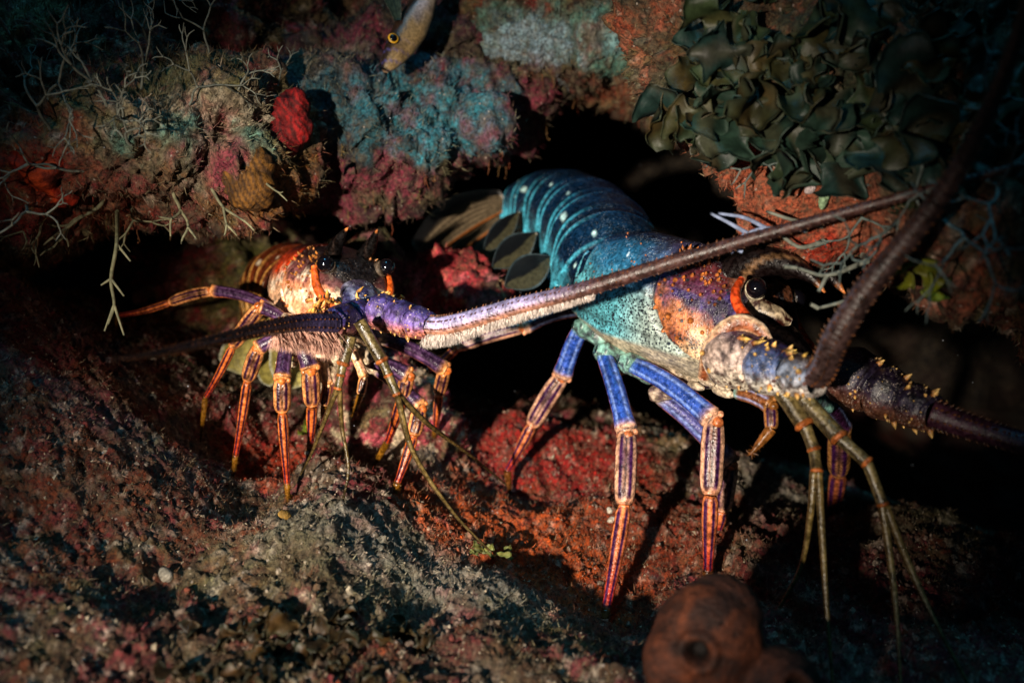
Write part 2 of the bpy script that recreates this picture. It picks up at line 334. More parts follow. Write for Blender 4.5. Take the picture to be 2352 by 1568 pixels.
# ------------------------------------------------------------------ rock masses (voxel-skinned lumps, then weathered)
ROCKS = {}
def lump_mesh(blobs, voxel):
    vs_, fs_, n = [], [], 0
    for (c, r) in blobs:
        m = MB(); ball(m, np.asarray(c, float), np.asarray(r, float), 26, 40); vs_.append(m.v[0]); fs_.append(m.f4[0] + n); n += len(m.v[0])
    V = np.vstack(vs_); F = np.vstack(fs_)
    me = bpy.data.meshes.new('tmp'); me.from_pydata(V.tolist(), [], F.tolist()); ob = bpy.data.objects.new('tmp', me); COL.objects.link(ob)
    md = ob.modifiers.new('r', 'REMESH'); md.mode = 'VOXEL'; md.voxel_size = voxel
    sm = ob.modifiers.new('s', 'SMOOTH'); sm.iterations = int(.018 / voxel); sm.factor = .5
    dg = bpy.context.evaluated_depsgraph_get(); ev = ob.evaluated_get(dg); m2 = ev.to_mesh()
    V = np.empty(len(m2.vertices) * 3, np.float32); m2.vertices.foreach_get('co', V); V = V.reshape(-1, 3).astype(float)
    Nn = np.empty(len(m2.vertices) * 3, np.float32); m2.vertex_normals.foreach_get('vector', Nn); Nn = Nn.reshape(-1, 3).astype(float)
    lt = np.empty(len(m2.polygons), np.int32); m2.polygons.foreach_get('loop_total', lt); L = np.empty(len(m2.loops), np.int32); m2.loops.foreach_get('vertex_index', L)
    F = L.reshape(-1, 4) if (lt == 4).all() else None
    ev.to_mesh_clear(); bpy.data.objects.remove(ob); bpy.data.meshes.remove(me); return V, Nn, F
def rock(name, blobs, voxel, colf, label, amp=1.0, seed=0, mat=None, kind='structure', cat_='reef'):
    V, Nn, F = lump_mesh(blobs, voxel)
    q = V + .02 * np.column_stack([fbm(V, 12, 3, seed + 5), fbm(V, 12, 3, seed + 9), fbm(V, 12, 3, seed + 13)])
    d = .022 * fbm(q, 11, 3, seed + 1) + .014 * fbm(q, 34, 3, seed + 2, .6) + .008 * np.abs(fbm(q, 80, 3, seed + 3)) + .0045 * fbm(q, 190, 3, seed + 4, .65)
    V = V + Nn * (d * amp)[:, None]; m = MB(); m.add(V, F, colf(V, Nn)); o = m.build(name, mat or M_ROCK, origin=None)
    tag(o, label, cat_, kind=kind); ROCKS[name + str(seed)] = (V, Nn, m.c[0]); return o
def B(px, py, d, rx, ry, rz): return (P(px, py, d), (rx, ry, rz))

# left overhang
def cf_left(V, Nn):
    c = mottle(V, BROWN * .8, [(DARK, 18, .0, .35, .8), (OLIVE, 24, .08, .3, .7), (MAROON, 30, .12, .25, .8), (lin('#8a7650'), 50, .2, .3, .6), (ROSE, 60, .3, .2, .7), (PALE, 110, .4, .25, .5)], 1100)
    return patch(V, c, [(P(480,280,.66), (.10,.2,.04), lin('#6d6a44'), .8), (P(540,260,.66), (.05,.2,.018), PALE*.8, .7), (P(420,340,.64), (.05,.2,.025), lin('#5f8a7c'), .9), (P(560,420,.66), (.05,.2,.04), lin('#6b4514'), .9),
      (P(60,390,.6), (.05,.2,.045), lin('#7c1c0a'), .95), (P(140,450,.6), (.05,.2,.025), lin('#6d1a0c'), .8), (P(330,420,.63), (.08,.2,.03), BROWN, .7), (P(520,360,.65), (.022,.2,.03), lin('#7c2a40'), .8)], 1300)
rock('reef_overhang', [B(40,250,.72,.14,.13,.09), B(220,330,.70,.13,.10,.055), B(400,340,.72,.10,.10,.050), B(530,300,.72,.050,.08,.042), B(595,292,.74,.032,.06,.036), B(100,420,.70,.10,.09,.036), B(430,400,.72,.06,.06,.030), B(-200,100,.8,.25,.2,.2), B(150,60,.86,.25,.15,.12), B(560,30,.98,.22,.12,.13)], .0026, cf_left,
     'brown and olive overhanging ledge above the reddish lobster', seed=21)
# central ledge, rear
def cf_mid(V, Nn):
    c = mottle(V, lin('#33181c'), [(DARK, 20, .0, .35, .8), (lin('#6a2434'), 40, .1, .25, .7), (OLIVE * .6, 35, .25, .3, .6), (ROSE, 90, .35, .2, .5)], 1500)
    return patch(V, c, [(P(860,240,.78), (.13,.13,.035), TEAL * .5, .65), (P(1010,320,.78), (.06,.1,.02), CYAN * .6, .65), (P(1000,230,.83), (.07,.13,.03), CYAN * .5, .6), (P(750,170,.82), (.05,.1,.03), GREY * .7, .7)], 1600)  # teal and cyan patches paint the blue daylight glow onto the ledge top
rock('reef_ledge', [B(790,296,0.814,0.0799,0.0846,0.0376), B(900,338,0.814,0.0611,0.0752,0.0301), B(700,356,0.814,0.0564,0.0658,0.0226), B(1000,246,0.860,0.0489,0.0846,0.0376), B(760,186,0.906,0.1128,0.0940,0.0470), B(1010,160,0.925,0.1034,0.0940,0.0470), B(900,50,1.036,0.2350,0.1316,0.1128), B(960,381,0.814,0.0282,0.0470,0.0169), B(660,316,0.833,0.0658,0.0658,0.0329), B(1110,206,0.879,0.0564,0.0752,0.0329), B(1130,160,0.925,0.0752,0.0752,0.0470), B(640,170,0.906,0.0940,0.0752,0.0564), B(740,266,0.805,0.0564,0.0564,0.0282), B(1090,296,0.830,0.0350,0.0500,0.0220), B(760,386,0.800,0.0500,0.0500,0.0200), B(680,366,0.800,0.0500,0.0500,0.0220)], .0026, cf_mid,
     'rear ledge with daylight painted teal on top and maroon underside beneath the fish', seed=33)
# ledge above the cave mouth
def cf_arch(V, Nn):
    c = mottle(V, lin('#2e1a12'), [(DARK, 22, .0, .35, .7), (RUST * .8, 30, .1, .3, .7), (lin('#6a1c1c'), 44, .22, .25, .7), (OLIVE, 50, .2, .3, .5)], 1800)
    return patch(V, c, [(P(1330,100,.85), (.12,.2,.03), lin('#4f8072'), .8), (P(1450,90,.85), (.05,.2,.03), lin('#6f98a0'), .7), (P(1215,120,.85), (.05,.2,.03), lin('#7f8fa0'), .7), (P(1500,180,.85), (.05,.2,.03), RUST, .8)], 1900)
rock('cave_lintel', [B(1240,130,.90,.07,.09,.040), B(1380,120,.90,.09,.09,.046), B(1520,150,.88,.07,.09,.04), B(1350,20,.95,.2,.14,.08), B(1600,40,.9,.12,.14,.12)], .0026, cf_arch,
     'mossy rust and grey-green rock lintel over the dark cave mouth', seed=47)
# right mass
def cf_right(V, Nn):
    c = mottle(V, lin('#4a1c12'), [(DARK, 20, .02, .35, .7), (lin('#8a3e26'), 30, .05, .3, .8), (OLIVE * .8, 26, .2, .3, .7), (lin('#a8604a'), 70, .2, .25, .6), (PALE, 120, .42, .2, .6)], 2100)
    return patch(V, c, [(P(1900,150,.52), (.2,.3,.09), lin('#26301f'), .85), (P(2150,250,.52), (.15,.3,.09), lin('#26301f'), .8), (P(1960,595,.54), (.03,.1,.018), lin('#a8240a'), .9), (P(1800,430,.56), (.05,.2,.05), lin('#9a4a30'), .8)], 2200)
rock('reef_buttress', [B(1800,240,0.636,0.0748,0.0880,0.0440), B(1960,400,0.611,0.0572,0.0792,0.0440), B(2100,470,0.593,0.0748,0.0792,0.0370), B(2250,520,0.568,0.0880,0.0792,0.0334), B(1900,120,0.654,0.1408,0.1056,0.0792), B(2250,250,0.619,0.1496,0.1144,0.1056), B(2350,20,0.645,0.1760,0.1320,0.1320), B(2500,480,0.568,0.1056,0.0880,0.0616), B(2700,200,0.602,0.1760,0.1760,0.1760)], .0026, cf_right,
     'rusty orange rock buttress with leafy algae right of the cave mouth', seed=59)
# rock face behind the reddish lobster
def cf_back(V, Nn):
    c = mottle(V, lin('#4a1a18'), [(DARK, 24, .0, .3, .8), (lin('#8e2530'), 30, .05, .2, .85), (OLIVE * .8, 34, .15, .25, .8), (lin('#b06a70'), 60, .28, .25, .7), (lin('#b9a878'), 100, .36, .2, .6)], 2400)
    return patch(V, c, [(P(1060,630,.83), (.05,.2,.03), lin('#b03038'), .85), (P(940,650,.83), (.04,.2,.03), lin('#b86a70'), .8), (P(430,640,.92), (.05,.2,.05), lin('#7a1c18'), .7), (P(540,640,.92), (.04,.2,.05), lin('#5c5a24'), .8)], 2500)
rock('rear_boulder', [B(1010,668,.855,.066,.045,.034), B(900,690,.90,.07,.05,.045), B(480,720,.98,.11,.08,.09), B(640,720,1.06,.14,.08,.09), B(1105,655,.875,.034,.045,.026), B(350,830,.95,.08,.07,.05)], .0026, cf_back,
     'red and pink encrusted boulder behind the reddish lobster', seed=71)
def cf_peb(V, Nn):
    return mottle(V, lin('#6a2026'), [(DARK, 34, .15, .25, .7), (lin('#b04a58'), 50, .02, .2, .8), (lin('#c8b898'), 85, .02, .2, .8), (OLIVE, 60, .3, .2, .7)], 2700)
rock('pink_rock', [B(860,960,.82,.045,.04,.06), B(930,1010,.81,.045,.04,.05), B(800,940,.84,.04,.04,.05)], .0022, cf_peb, 'pink and cream crusted rock under the reddish lobster', amp=.6, seed=83)
rock('sun_block_rock', [B(2350,330,1.15,.40,.28,.14), B(1500,60,1.28,.45,.28,.12), B(700,60,1.35,.45,.28,.16), B(2600,560,1.1,.30,.25,.10)], .007, lambda V, Nn: mottle(V, lin('#1a1210'), [(lin('#2c1a14'), 12, .1, .4, .7)], 3300), 'added dark rock shading the cave floor behind the lintel and the buttress', seed=97)  # extra rock behind the ledges, added to keep sun off the far floor
# cave wall: one weathered sheet that closes the cave behind everything
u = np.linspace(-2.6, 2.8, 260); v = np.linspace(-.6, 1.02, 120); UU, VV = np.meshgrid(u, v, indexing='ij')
cw = np.column_stack([UU.ravel(), 1.25 - .18 * UU.ravel() ** 2 - 1.9 * np.clip(VV.ravel() - .42, 0, 9) ** 1.1, VV.ravel()])  # upper part leans forward, shaped to keep the sun out of the cave
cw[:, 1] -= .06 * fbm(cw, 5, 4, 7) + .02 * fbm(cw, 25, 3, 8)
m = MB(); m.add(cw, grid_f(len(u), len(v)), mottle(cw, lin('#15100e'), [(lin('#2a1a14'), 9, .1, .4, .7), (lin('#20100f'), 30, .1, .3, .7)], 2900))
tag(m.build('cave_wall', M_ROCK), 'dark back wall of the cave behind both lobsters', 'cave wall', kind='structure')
# ------------------------------------------------------------------ lobsters
def carapace(mb, T0, R0, sc, pal):
    """closed body shell in lobster space: x forward, y left, z up"""
    L = .150; ns, nth = 120, 150
    s = np.concatenate([np.linspace(0, 1, ns - 16), np.full(16, 1.)]); k = np.concatenate([np.zeros(ns - 16), np.linspace(0, 1, 17)[1:]])
    th = np.linspace(-math.pi, math.pi, nth, endpoint=False); S, TH = np.meshgrid(s, th, indexing='ij'); K, _ = np.meshgrid(k, th, indexing='ij')
    w_ = np.interp(S, [0, .05, .3, .6, .85, 1], [.0375, .040, .047, .0465, .040, .033]); ht = np.interp(S, [0, .05, .3, .55, .8, 1], [.041, .044, .050, .048, .043, .034]); hb = np.interp(S, [0, .06, .3, .8, 1], [.036, .044, .054, .054, .044])
    a = np.abs(np.degrees(TH)); ct = np.cos(TH); st_ = np.sin(TH)
    sgn = np.where(a > 112, 1 - .35 * sst(112, 150, a), 1.)
    y = -w_ * np.sign(st_) * np.abs(st_) ** .88 * sgn; z = np.where(ct > 0, ht * np.abs(ct) ** .92, -hb * np.abs(ct) ** .75)
    x = L * S
    rad = np.sqrt(y * y + z * z) + 1e-9; ny, nz = y / rad, z / rad
    sg = np.interp(a, [0, 50, 85, 105, 118, 180], [.62, .585, .60, .72, .9, 1.2])
    d = -.0042 * np.exp(-((S - sg) / .022) ** 2) * (a < 125) + .0035 * sst(0, .06, S - sg) * sst(.28, .10, S - sg) * sst(35, 70, a) * (a < 125)
    d += .0016 * np.exp(-((a - 114) / 4.) ** 2) - .0012 * np.exp(-((a - 107) / 2.5) ** 2) * sst(0.02, .06, S)
    d += .0016 * np.exp(-((S - .012) / .012) ** 2) - .0015 * np.exp(-((S - .045) / .012) ** 2)
    d += .0020 * np.exp(-((a - 32) / 7.) ** 2) * sst(.5, .65, S)                         # ridges that carry the horns
    y = y + ny * d; z = z + nz * d
    sh = np.cos(K * math.pi / 2) * .92 + .08; x = x + .026 * np.sin(K * math.pi / 2) * (1 - .25 * sst(-.02, .03, z)); y = y * sh; z = z * sh + (-.004) * K
    V = np.stack([x, y, z], -1).reshape(-1, 3)
    c, m = pal(S.ravel(), a.ravel(), V, (S - sg).ravel(), K.ravel())
    mb.add(V * sc @ R0.T + T0, grid_f(ns, nth, True), c, m)
    for e in (0, ns - 1):
        i0 = mb.n - ns * nth + e * nth
    def at(s_, adeg, side=-1):
        i = np.abs(s - s_).argmin(); j = np.abs(th - math.radians(adeg) * (-side)).argmin(); q = V.reshape(ns, nth, 3)
        n_ = np.cross(q[min(i + 1, ns - 1), j] - q[max(i - 1, 0), j], q[i, (j + 1) % nth] - q[i, (j - 1) % nth]); n_ = n_ / (np.linalg.norm(n_) + 1e-12)
        if n_ @ np.array([0, q[i, j, 1], q[i, j, 2]]) < 0: n_ = -n_
        return q[i, j] * sc @ R0.T + T0, n_ @ R0.T
    return at
def abdomen(mb, path, ups, wid, pal, nseg=7):
    """overlapping tail plates with pointed side lobes along a curved axis (head end first)"""
    n = 400; C = cat(path, n); Tn = unit(np.gradient(C, axis=0)); U_ = unit(cat(ups, n)); U_ = unit(U_ - Tn * (U_ * Tn).sum(1)[:, None]); S_ = np.cross(Tn, U_)
    W = np.interp(np.linspace(0, 1, n), np.linspace(0, 1, len(wid)), wid)
    nth, na = 61, 22; th = np.radians(np.linspace(-118, 118, nth))
    for k in range(nseg):
        a0 = k / nseg; a1 = min(1., (k + 1.28) / nseg); t = np.linspace(a0, a1, na); i = np.clip((t * (n - 1)).astype(int), 0, n - 1); f = np.linspace(0, 1, na)
        r = W[i] * (.955 + .06 * f ** 1.2 + .012 * np.exp(-((f - .97) / .03) ** 2) - .030 * np.exp(-((f - .40) / .05) ** 2) + .018 * np.exp(-((f - .5) / .05) ** 2))
        F_, TT = np.meshgrid(f, th, indexing='ij'); ad = np.abs(np.degrees(TT))
        pl = sst(88, 118, ad); lobe = 1 + .60 * pl * np.exp(-((F_ - .66) / .19) ** 2)
        zz = np.cos(TT); zz = np.where(zz > 0, .92 * zz, 1.15 * zz)
        V = C[i][:, None] + r[:, None, None] * ((np.sin(TT) * (1 + .05 * pl))[..., None] * S_[i][:, None] + (zz * np.where(ad > 88, lobe, 1) - .12)[..., None] * U_[i][:, None] + (pl * .16)[..., None] * Tn[i][:, None])
        c, m = pal(F_.ravel(), ad.ravel(), k / nseg, V.reshape(-1, 3)); V = V.reshape(-1, 3)
        b0 = mb.n; mb.add(V, grid_f(na, nth), c, m)
        inn = C[i][:, None] - .12 * r[:, None, None] * U_[i][:, None] + (V.reshape(na, nth, 3) - C[i][:, None]) * .93         # underside of each plate
        mb.add(inn.reshape(-1, 3), grid_f(na, nth)[:, ::-1], c * .5)
        e = np.array([[(na - 1) * nth + j, (na - 1) * nth + j + 1, na * nth + (na - 1) * nth + j + 1, na * nth + (na - 1) * nth + j] for j in range(nth - 1)]); mb.f4.append(e + b0)
        for jj in (0, nth - 1):
            e = np.array([[q * nth + jj, (q + 1) * nth + jj, na * nth + (q + 1) * nth + jj, na * nth + q * nth + jj] for q in range(na - 1)]); mb.f4.append(e + b0)
    # soft core under the plates
    tube(mb, C[::20] - U_[::20] * W[::20, None] * .12, W[::20] * .86, 20, 30, colf=lin('#3a2a22'))
    return C, Tn, U_, S_, W

def seg_cols(kind, P_):
    """stripe colours of a leg piece as a function of (t, theta)"""
    A, Bc, Cc, Dk = P_['main'], P_['edge'], P_['cream'], P_['dark']
    def f(t, th):
        a = np.abs(th); c = np.broadcast_to(A, t.shape + (3,)).copy()
        if kind == 'merus':
            c = mixc(c, P_['pale'], .55 * np.exp(-((a - .62) / .16) ** 2)); c = mixc(c, A * .45, .7 * np.exp(-((a - .30) / .18) ** 2))
            wob = .05 * np.sin(t * 9) + .04 * np.sin(t * 14 + th * 3)
            c = mixc(c, Bc, sst(1.25, 1.5, a + wob)); c = mixc(c, Cc, sst(.90, .97, t)); c = mixc(c, P_['root'], sst(.16, .02, t) * .8)
        elif kind == 'carpus':
            c = np.broadcast_to(Cc, t.shape + (3,)).copy(); wob = .03 * np.sin(t * 11 + th)
            for q in (-1.6, -.46, .46, 1.55): c = mixc(c, Dk, sst(.36, .2, np.abs(th - q) + wob) * sst(.02, .12, t) * sst(.99, .9, t))
            c = mixc(c, Dk * .2, .9 * np.exp(-((th) / .09) ** 2) * sst(.0, .1, t) * sst(.95, .85, t)); c = mixc(c, Bc, .5 * sst(.9, 1, t))
        elif kind == 'propodus':
            c = mixc(np.broadcast_to(Bc, t.shape + (3,)), P_['tip'], sst(.25, .95, t))
            for q in (-1.7, -.5, .62, 1.8): c = mixc(c, Dk, sst(.34, .2, np.abs(th - q)) * sst(0, .06, t)); 
            c = mixc(c, P_['toe'], sst(.95, .985, t))
        else:
            c = mixc(np.broadcast_to(P_['toe'], t.shape + (3,)), P_['toe'] * .35, sst(.3, 1, t))
        return c
    return f
def leg(root, pts, w, pal, sc=1.0, kinds=None, name='leg'):
    """one walking leg: pieces between the given joints; w = half widths in m"""
    mb = MB(); pts = [np.asarray(p, float) for p in pts]; n = len(pts) - 1
    kinds = kinds or ['coxa', 'merus', 'carpus', 'propodus', 'dactyl'][5 - n:]
    if kinds[-1] == 'dactyl' and name == 'leg':
        e = pts[-1]; fz = floor_z(e[:2])[0]
        if abs(fz - e[2]) < .05: pts[-1] = np.array([e[0], e[1], fz - .0015])
    for k in range(n):
        a, b = pts[k], pts[k + 1]; kd = kinds[k]; r = w[k]; r = r * (.90 if pal is not PAL_SM else .94); ax = unit(b - a); q = np.linspace(0, 1, 26)
        bow = unit(np.cross(ax, CAM - a)) * 0
        if kd == 'coxa':
            tube(mb, [a - ax * r, a, a * .5 + b * .5, b, b + ax * r * .7], [r * .5, r * 1.15, r * .95, r * 1.02, r * .35], 24, 30, colf=lambda t, h: mixc(np.broadcast_to(pal['root'], t.shape + (3,)), pal['dark'] * .6, .8 * sst(.1, .4, fbm(np.stack([np.cos(h), np.sin(h), t * 4], -1).reshape(-1, 3), 2.2, 3, 5).reshape(t.shape))), rn=lambda t, h: .12 * r * np.sin(t * 8 + 1.5 * np.sin(h * 2 + 1)))
            continue
        if kd == 'merus': rr = r * np.interp(q, [0, .06, .25, .8, .93, .97, 1], [.70, .88, .96, 1.02, 1.14, 1.20, 1.0])
        elif kd == 'carpus': rr = r * np.interp(q, [0, .08, .3, .8, .93, 1], [.66, 1.0, 1.16, 1.12, .98, .72])
        elif kd == 'propodus': rr = r * np.interp(q, [0, .08, .3, .9, .96, 1], [.70, .98, 1.0, .60, .66, .56])
        else: rr = r * np.interp(q, [0, .1, .6, 1], [.8, .9, .6, .12])
        pp = np.array([a + (b - a) * x for x in q]); sag = {'merus': .06, 'carpus': .03, 'propodus': -.03}.get(kd, 0) * np.linalg.norm(b - a)
        pp = pp + np.array([0, 0, 1.]) * (np.sin(q * math.pi) * sag)[:, None]
        def groove(t, h, r=r, kd=kd):
            return (-.13 * r * np.exp(-(h / .16) ** 2) if kd == 'carpus' else -.05 * r * np.exp(-((np.abs(h) - .5) / .14) ** 2)) * sst(.02, .15, t) * sst(.98, .85, t)
        tube(mb, pp, rr, 32, colf=seg_cols(kd, pal), interp=False, flat=.92, rn=groove, ref=CAM - (a + b) / 2)
        if kd == 'merus':                                           # hinge collar with knobs
            ring = [b - ax * r * .5, b - ax * r * .1, b + ax * r * .35]
            tube(mb, ring, [r * .98, r * 1.10, r * .8], 24, 14, colf=lambda t, h: mixc(np.broadcast_to(pal['cream'], t.shape + (3,)), pal['dark'] * .4, .9 * np.maximum(np.exp(-((t - .62) / .08) ** 2), .7 * np.exp(-((t - .2) / .06) ** 2))), flat=.95)
            sd = unit(np.cross(ax, CAM - b)); vw = unit(CAM - b)
            for sg in (-1, 1): ball(mb, b + sd * sg * r * .85 + ax * r * .2 + vw * r * .25, r * .34, 8, 10, mixc(pal['cream'], pal['edge'], .4))
            ball(mb, b + ax * r * .4 + vw * r * .35, np.array([.62, .62, .62]) * r, 8, 10, pal['edge'])
        if kd == 'dactyl':
            k_ = 70; t = rng.random(k_); bs = a + (b - a) * t[:, None]; hairs(mb, bs, rng.normal(size=(k_, 3)) + ax * .6, .0045 * sc, .00022, pal['toe'] * .8)
    return mb.build(name, M_LEG, root)

PAL_BIG = dict(main=lin('#24469c'), pale=lin('#8aa4d8'), edge=lin('#c8703f'), cream=lin('#c8987a'), dark=lin('#33123a'), root=lin('#6f9a90'), tip=lin('#a02818'), toe=lin('#5a3412'))
PAL_BIGD = dict(PAL_BIG, main=lin('#4a4a86'), root=lin('#9a8a7a'))
PAL_SM = dict(main=lin('#38203e'), pale=lin('#6a4a70'), edge=lin('#c8682c'), cream=lin('#d08a50'), dark=lin('#2a0c26'), root=lin('#d8c0a0'), tip=lin('#a83410'), toe=lin('#6e4810'))

def pal_big(S, a, V, g, K):
    navy, tealw, purple, brown, cream = lin('#092648'), lin('#4f97a4'), lin('#35275c'), lin('#2c141c'), lin('#d9b48c')
    nz = fbm(V, 60, 4, 3); nz2 = fbm(V, 26, 3, 8)
    side = sst(44 + 22 * sst(0, .5, S), 80 + 10 * sst(0, .5, S), a + 14 * nz); c = mixc(np.broadcast_to(navy, (len(S), 3)), lin('#2a6f96'), sst(25, 60, a + 20 * nz2) * .7); c = mixc(c, tealw, side)
    c = mixc(c, lin('#3a3350'), sst(.40, .6, S + .06 * nz) * sst(88, 70, a) * .85)
    c = mixc(c, lin('#a4a698'), sst(.35, .65, S) * side * .7)
    fr = sst(-.01, .015, g)                                    # in front of the neck groove
    h = mixc(np.broadcast_to(brown, (len(S), 3)), lin('#2e1c34'), sst(20, 60, a + 16 * nz)); h = mixc(h, purple, sst(54, 70, a + 20 * nz) * sst(94, 82, a)); h = mixc(h, lin('#a8643a'), sst(78, 96, a + 22 * nz)); h = mixc(h, lin('#140a10'), .7 * sst(.0, .35, fbm(V, 120, 4, 55, .65)) * sst(96, 80, a)); h = mixc(h, cream, sst(96, 110, a + 10 * nz)); h = mixc(h, lin('#5a2c1c'), .75 * sst(.12, .4, fbm(V, 190, 3, 41)) * sst(78, 90, a))
    h = mixc(h, lin('#5a2018'), .6 * sst(.2, .45, nz2) * (a < 70)); c = mixc(c, h, fr)
    c = mixc(c, lin('#150a10'), .85 * np.exp(-(g / .012) ** 2) * (a < 122))
    edge = np.exp(-((a - 106.5) / 1.3) ** 2) * (S < .92); c = mixc(c, lin('#0a1420'), .8 * edge)
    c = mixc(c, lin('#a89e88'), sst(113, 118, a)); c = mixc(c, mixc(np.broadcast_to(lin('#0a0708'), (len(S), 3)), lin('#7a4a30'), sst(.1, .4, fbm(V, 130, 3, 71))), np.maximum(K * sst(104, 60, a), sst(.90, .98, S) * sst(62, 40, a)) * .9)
    for (s0, a0, r0) in ((.46, 77, .0042), (.36, 52, .0016), (.50, 62, .0018)):
        dd = np.hypot((S - s0) * .15, (a - a0) / 57.3 * .045); c = mixc(c, lin('#cfe6f2'), sst(r0, r0 * .7, dd))
    dots = side * (1 - fr) * 1. + fr * .35 + fr * sst(92, 104, a) * .5; dots = np.maximum(dots, sst(110, 106, a) * sst(100, 104, a) * .9) * sst(116, 112, a)
    spk = sst(85, 55, a) * (1 - .5 * fr) * .95
    return c, np.column_stack([dots, spk, 0 * S])
def pal_small(S, a, V, g, K):
    nz = fbm(V, 70, 4, 13); nz2 = fbm(V, 30, 3, 18); n0 = len(S)
    c = mixc(np.broadcast_to(lin('#3a0c06'), (n0, 3)), lin('#c03a14'), sst(20, 55, a + 14 * nz)); c = mixc(c, lin('#e8b890'), sst(56, 84, a + 18 * nz)); c = mixc(c, lin('#f4e0c8'), .8 * sst(.1, .35, fbm(V, 120, 3, 61)) * sst(50, 76, a))
    fr = sst(-.01, .015, g); h = mixc(np.broadcast_to(lin('#24100e'), (n0, 3)), lin('#6a3c3c'), sst(40, 64, a + 14 * nz)); h = mixc(h, lin('#d8906a'), sst(66, 86, a + 16 * nz)); h = mixc(h, lin('#ecd4b8'), .8 * sst(.05, .3, fbm(V, 110, 3, 62)) * sst(50, 70, a)); c = mixc(c, h, fr)
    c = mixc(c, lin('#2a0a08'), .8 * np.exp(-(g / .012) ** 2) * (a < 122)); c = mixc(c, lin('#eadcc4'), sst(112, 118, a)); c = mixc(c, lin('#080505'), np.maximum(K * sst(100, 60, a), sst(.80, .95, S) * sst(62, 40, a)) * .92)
    dd = np.hypot((S - .60) * .15, (a - 86) / 57.3 * .045); c = mixc(c, lin('#fff0e0'), sst(.0045, .0032, dd))
    dots = sst(60, 90, a) * (1 - fr) * .75 * sst(116, 112, a) + .3 * (1 - fr) * (a < 70); return c, np.column_stack([dots, .3 * sst(80, 50, a), 0 * S])
def abd_pal(base, band, edge, spot, nsg=7):
    def f(F, ad, k, V):
        nz = fbm(V, 70, 3, 4); c = mixc(np.broadcast_to(base, (len(F), 3)), band, sst(.1, .9, F + .3 * nz) * .5)
        for f0, wd, s_ in ((.958, .024, 1.), (.47, .018, .8)): c = mixc(c, edge, s_ * np.exp(-((F - f0) / wd) ** 2) * sst(20, 75, ad))
        c = mixc(c, edge, sst(88, 112, ad + 16 * nz) * .75); c = mixc(c, base * .6, sst(.25, .1, F) * .6)
        for (a0, f0, r0) in (((62, .72, .15),) if int(round(k * nsg)) % 3 == 1 else ((40, .66, .05), (74, .30, .06))):
            dd = np.hypot((F - f0) * .9, (ad - a0) / 32.); c = mixc(c, spot, sst(r0, r0 * .7, dd))
        return c, np.column_stack([0 * F, .35 + 0 * F, 0 * F])
    return f
def spines(mb, at, specs, sc, cb, ct, fwd):
    bs, ds, ln, rd = [], [], [], []
    for s_, a_, side, l, r in specs:
        p, n_ = at(s_, a_, side); bs.append(p); ds.append(n_ + .55 * fwd); ln.append(l * sc); rd.append(r * sc)
    cones(mb, np.array(bs), np.array(ds), np.array(ln), np.array(rd), cb, ct)
def flagellum(root, pts, rad, colf, name='antenna', peduncle=None, pcol=None, ped_spines=30, spine_rows=True, ns=20, n=None, spc=(lin('#3a1a10'), lin('#a06030')), label=None, fringe=None):
    mb = MB()
    if peduncle:
        for k, (a, b, r0, r1) in enumerate(peduncle):
            ax = unit(b - a)
            tube(mb, [a, a + (b - a) * .3, a + (b - a) * .8, b], [r0 * .85, r0 * 1.06, r1 * 1.08, r1 * .86], 28, 22, colf=pcol[k], mskf=lambda t, h: np.stack([.8 * sst(-.2, 1., h), .85 + 0 * t, 0 * t], -1), rn=lambda t, h: .0014 * np.exp(-((t - .86) / .07) ** 2) - .0012 * np.exp(-((t - .70) / .05) ** 2) + .0005 * np.sin(h * 5 + t * 9))
            q = ped_spines; t = rng.random(q) * .9 + .05; an = rng.random(q) * 6.28
            e1 = unit(np.cross(ax, [.2, .1, 1.])); e2 = np.cross(ax, e1); rr = r0 + (r1 - r0) * t
            dr = e1 * np.cos(an)[:, None] + e2 * np.sin(an)[:, None]; sz = rng.choice([.0018, .0026, .0048], q, p=[.5, .35, .15])
            cones(mb, a + (b - a) * t[:, None] + dr * (rr * 1.0)[:, None], dr + ax * .7, sz, sz * .42, lin('#8a4a20'), lin('#e8c070'))
    L = np.linalg.norm(np.diff(np.array(pts), axis=0), axis=1).sum(); n = n or int(L / .0011)
    C, T, A, B_ = tube(mb, pts, rad, ns, n, colf=colf, rn=lambda t, h: .00022 * np.sin(t * n * 2.1))
    R_ = np.interp(np.linspace(0, 1, n), np.linspace(0, 1, len(rad)), rad)
    if spine_rows:
        for ang in (-1.25, -.45, .35, 1.2, 2.6):
            i = np.arange(3, n - 1, 4) + rng.integers(-1, 2, len(np.arange(3, n - 1, 4))); i = np.clip(i, 0, n - 1)
            dr = A[i] * math.cos(ang) + B_[i] * math.sin(ang); cones(mb, C[i] + dr * R_[i][:, None], dr + T[i] * .9, R_[i] * .24 + .0005, R_[i] * .08 + .0001, spc[0] * .4, spc[1] * .6)
    o = mb.build(name, M_SHELL2 if name == 'antenna' else M_LEG, root)
    if label: o['label'] = label
    if fringe:
        k, l0, t0, t1, cc, dn = fringe; m2 = MB(); t = t0 + (t1 - t0) * rng.random(k); i = (t * (n - 1)).astype(int); cl = np.round(t * 90) / 90
        dirs = np.asarray(dn) + rng.normal(size=(k, 3)) * .22 + T[i] * (.25 * np.sin(cl * 700))[:, None]
        sd = (rng.random(k) * 2 - 1)[:, None] * np.cross(T[i], np.asarray(dn)) * .6
        hairs(m2, C[i] + unit(np.asarray(dn) + sd) * R_[i][:, None] * .9, dirs, l0 * (1 - 1.5 * t) * (.6 + .6 * rng.random(k)), .00030, mixc(np.broadcast_to(cc, (k, 3)), cc * .5, rng.random(k) * .7))
        s_ = m2.build('setae', M_HAIR, o)
    return o
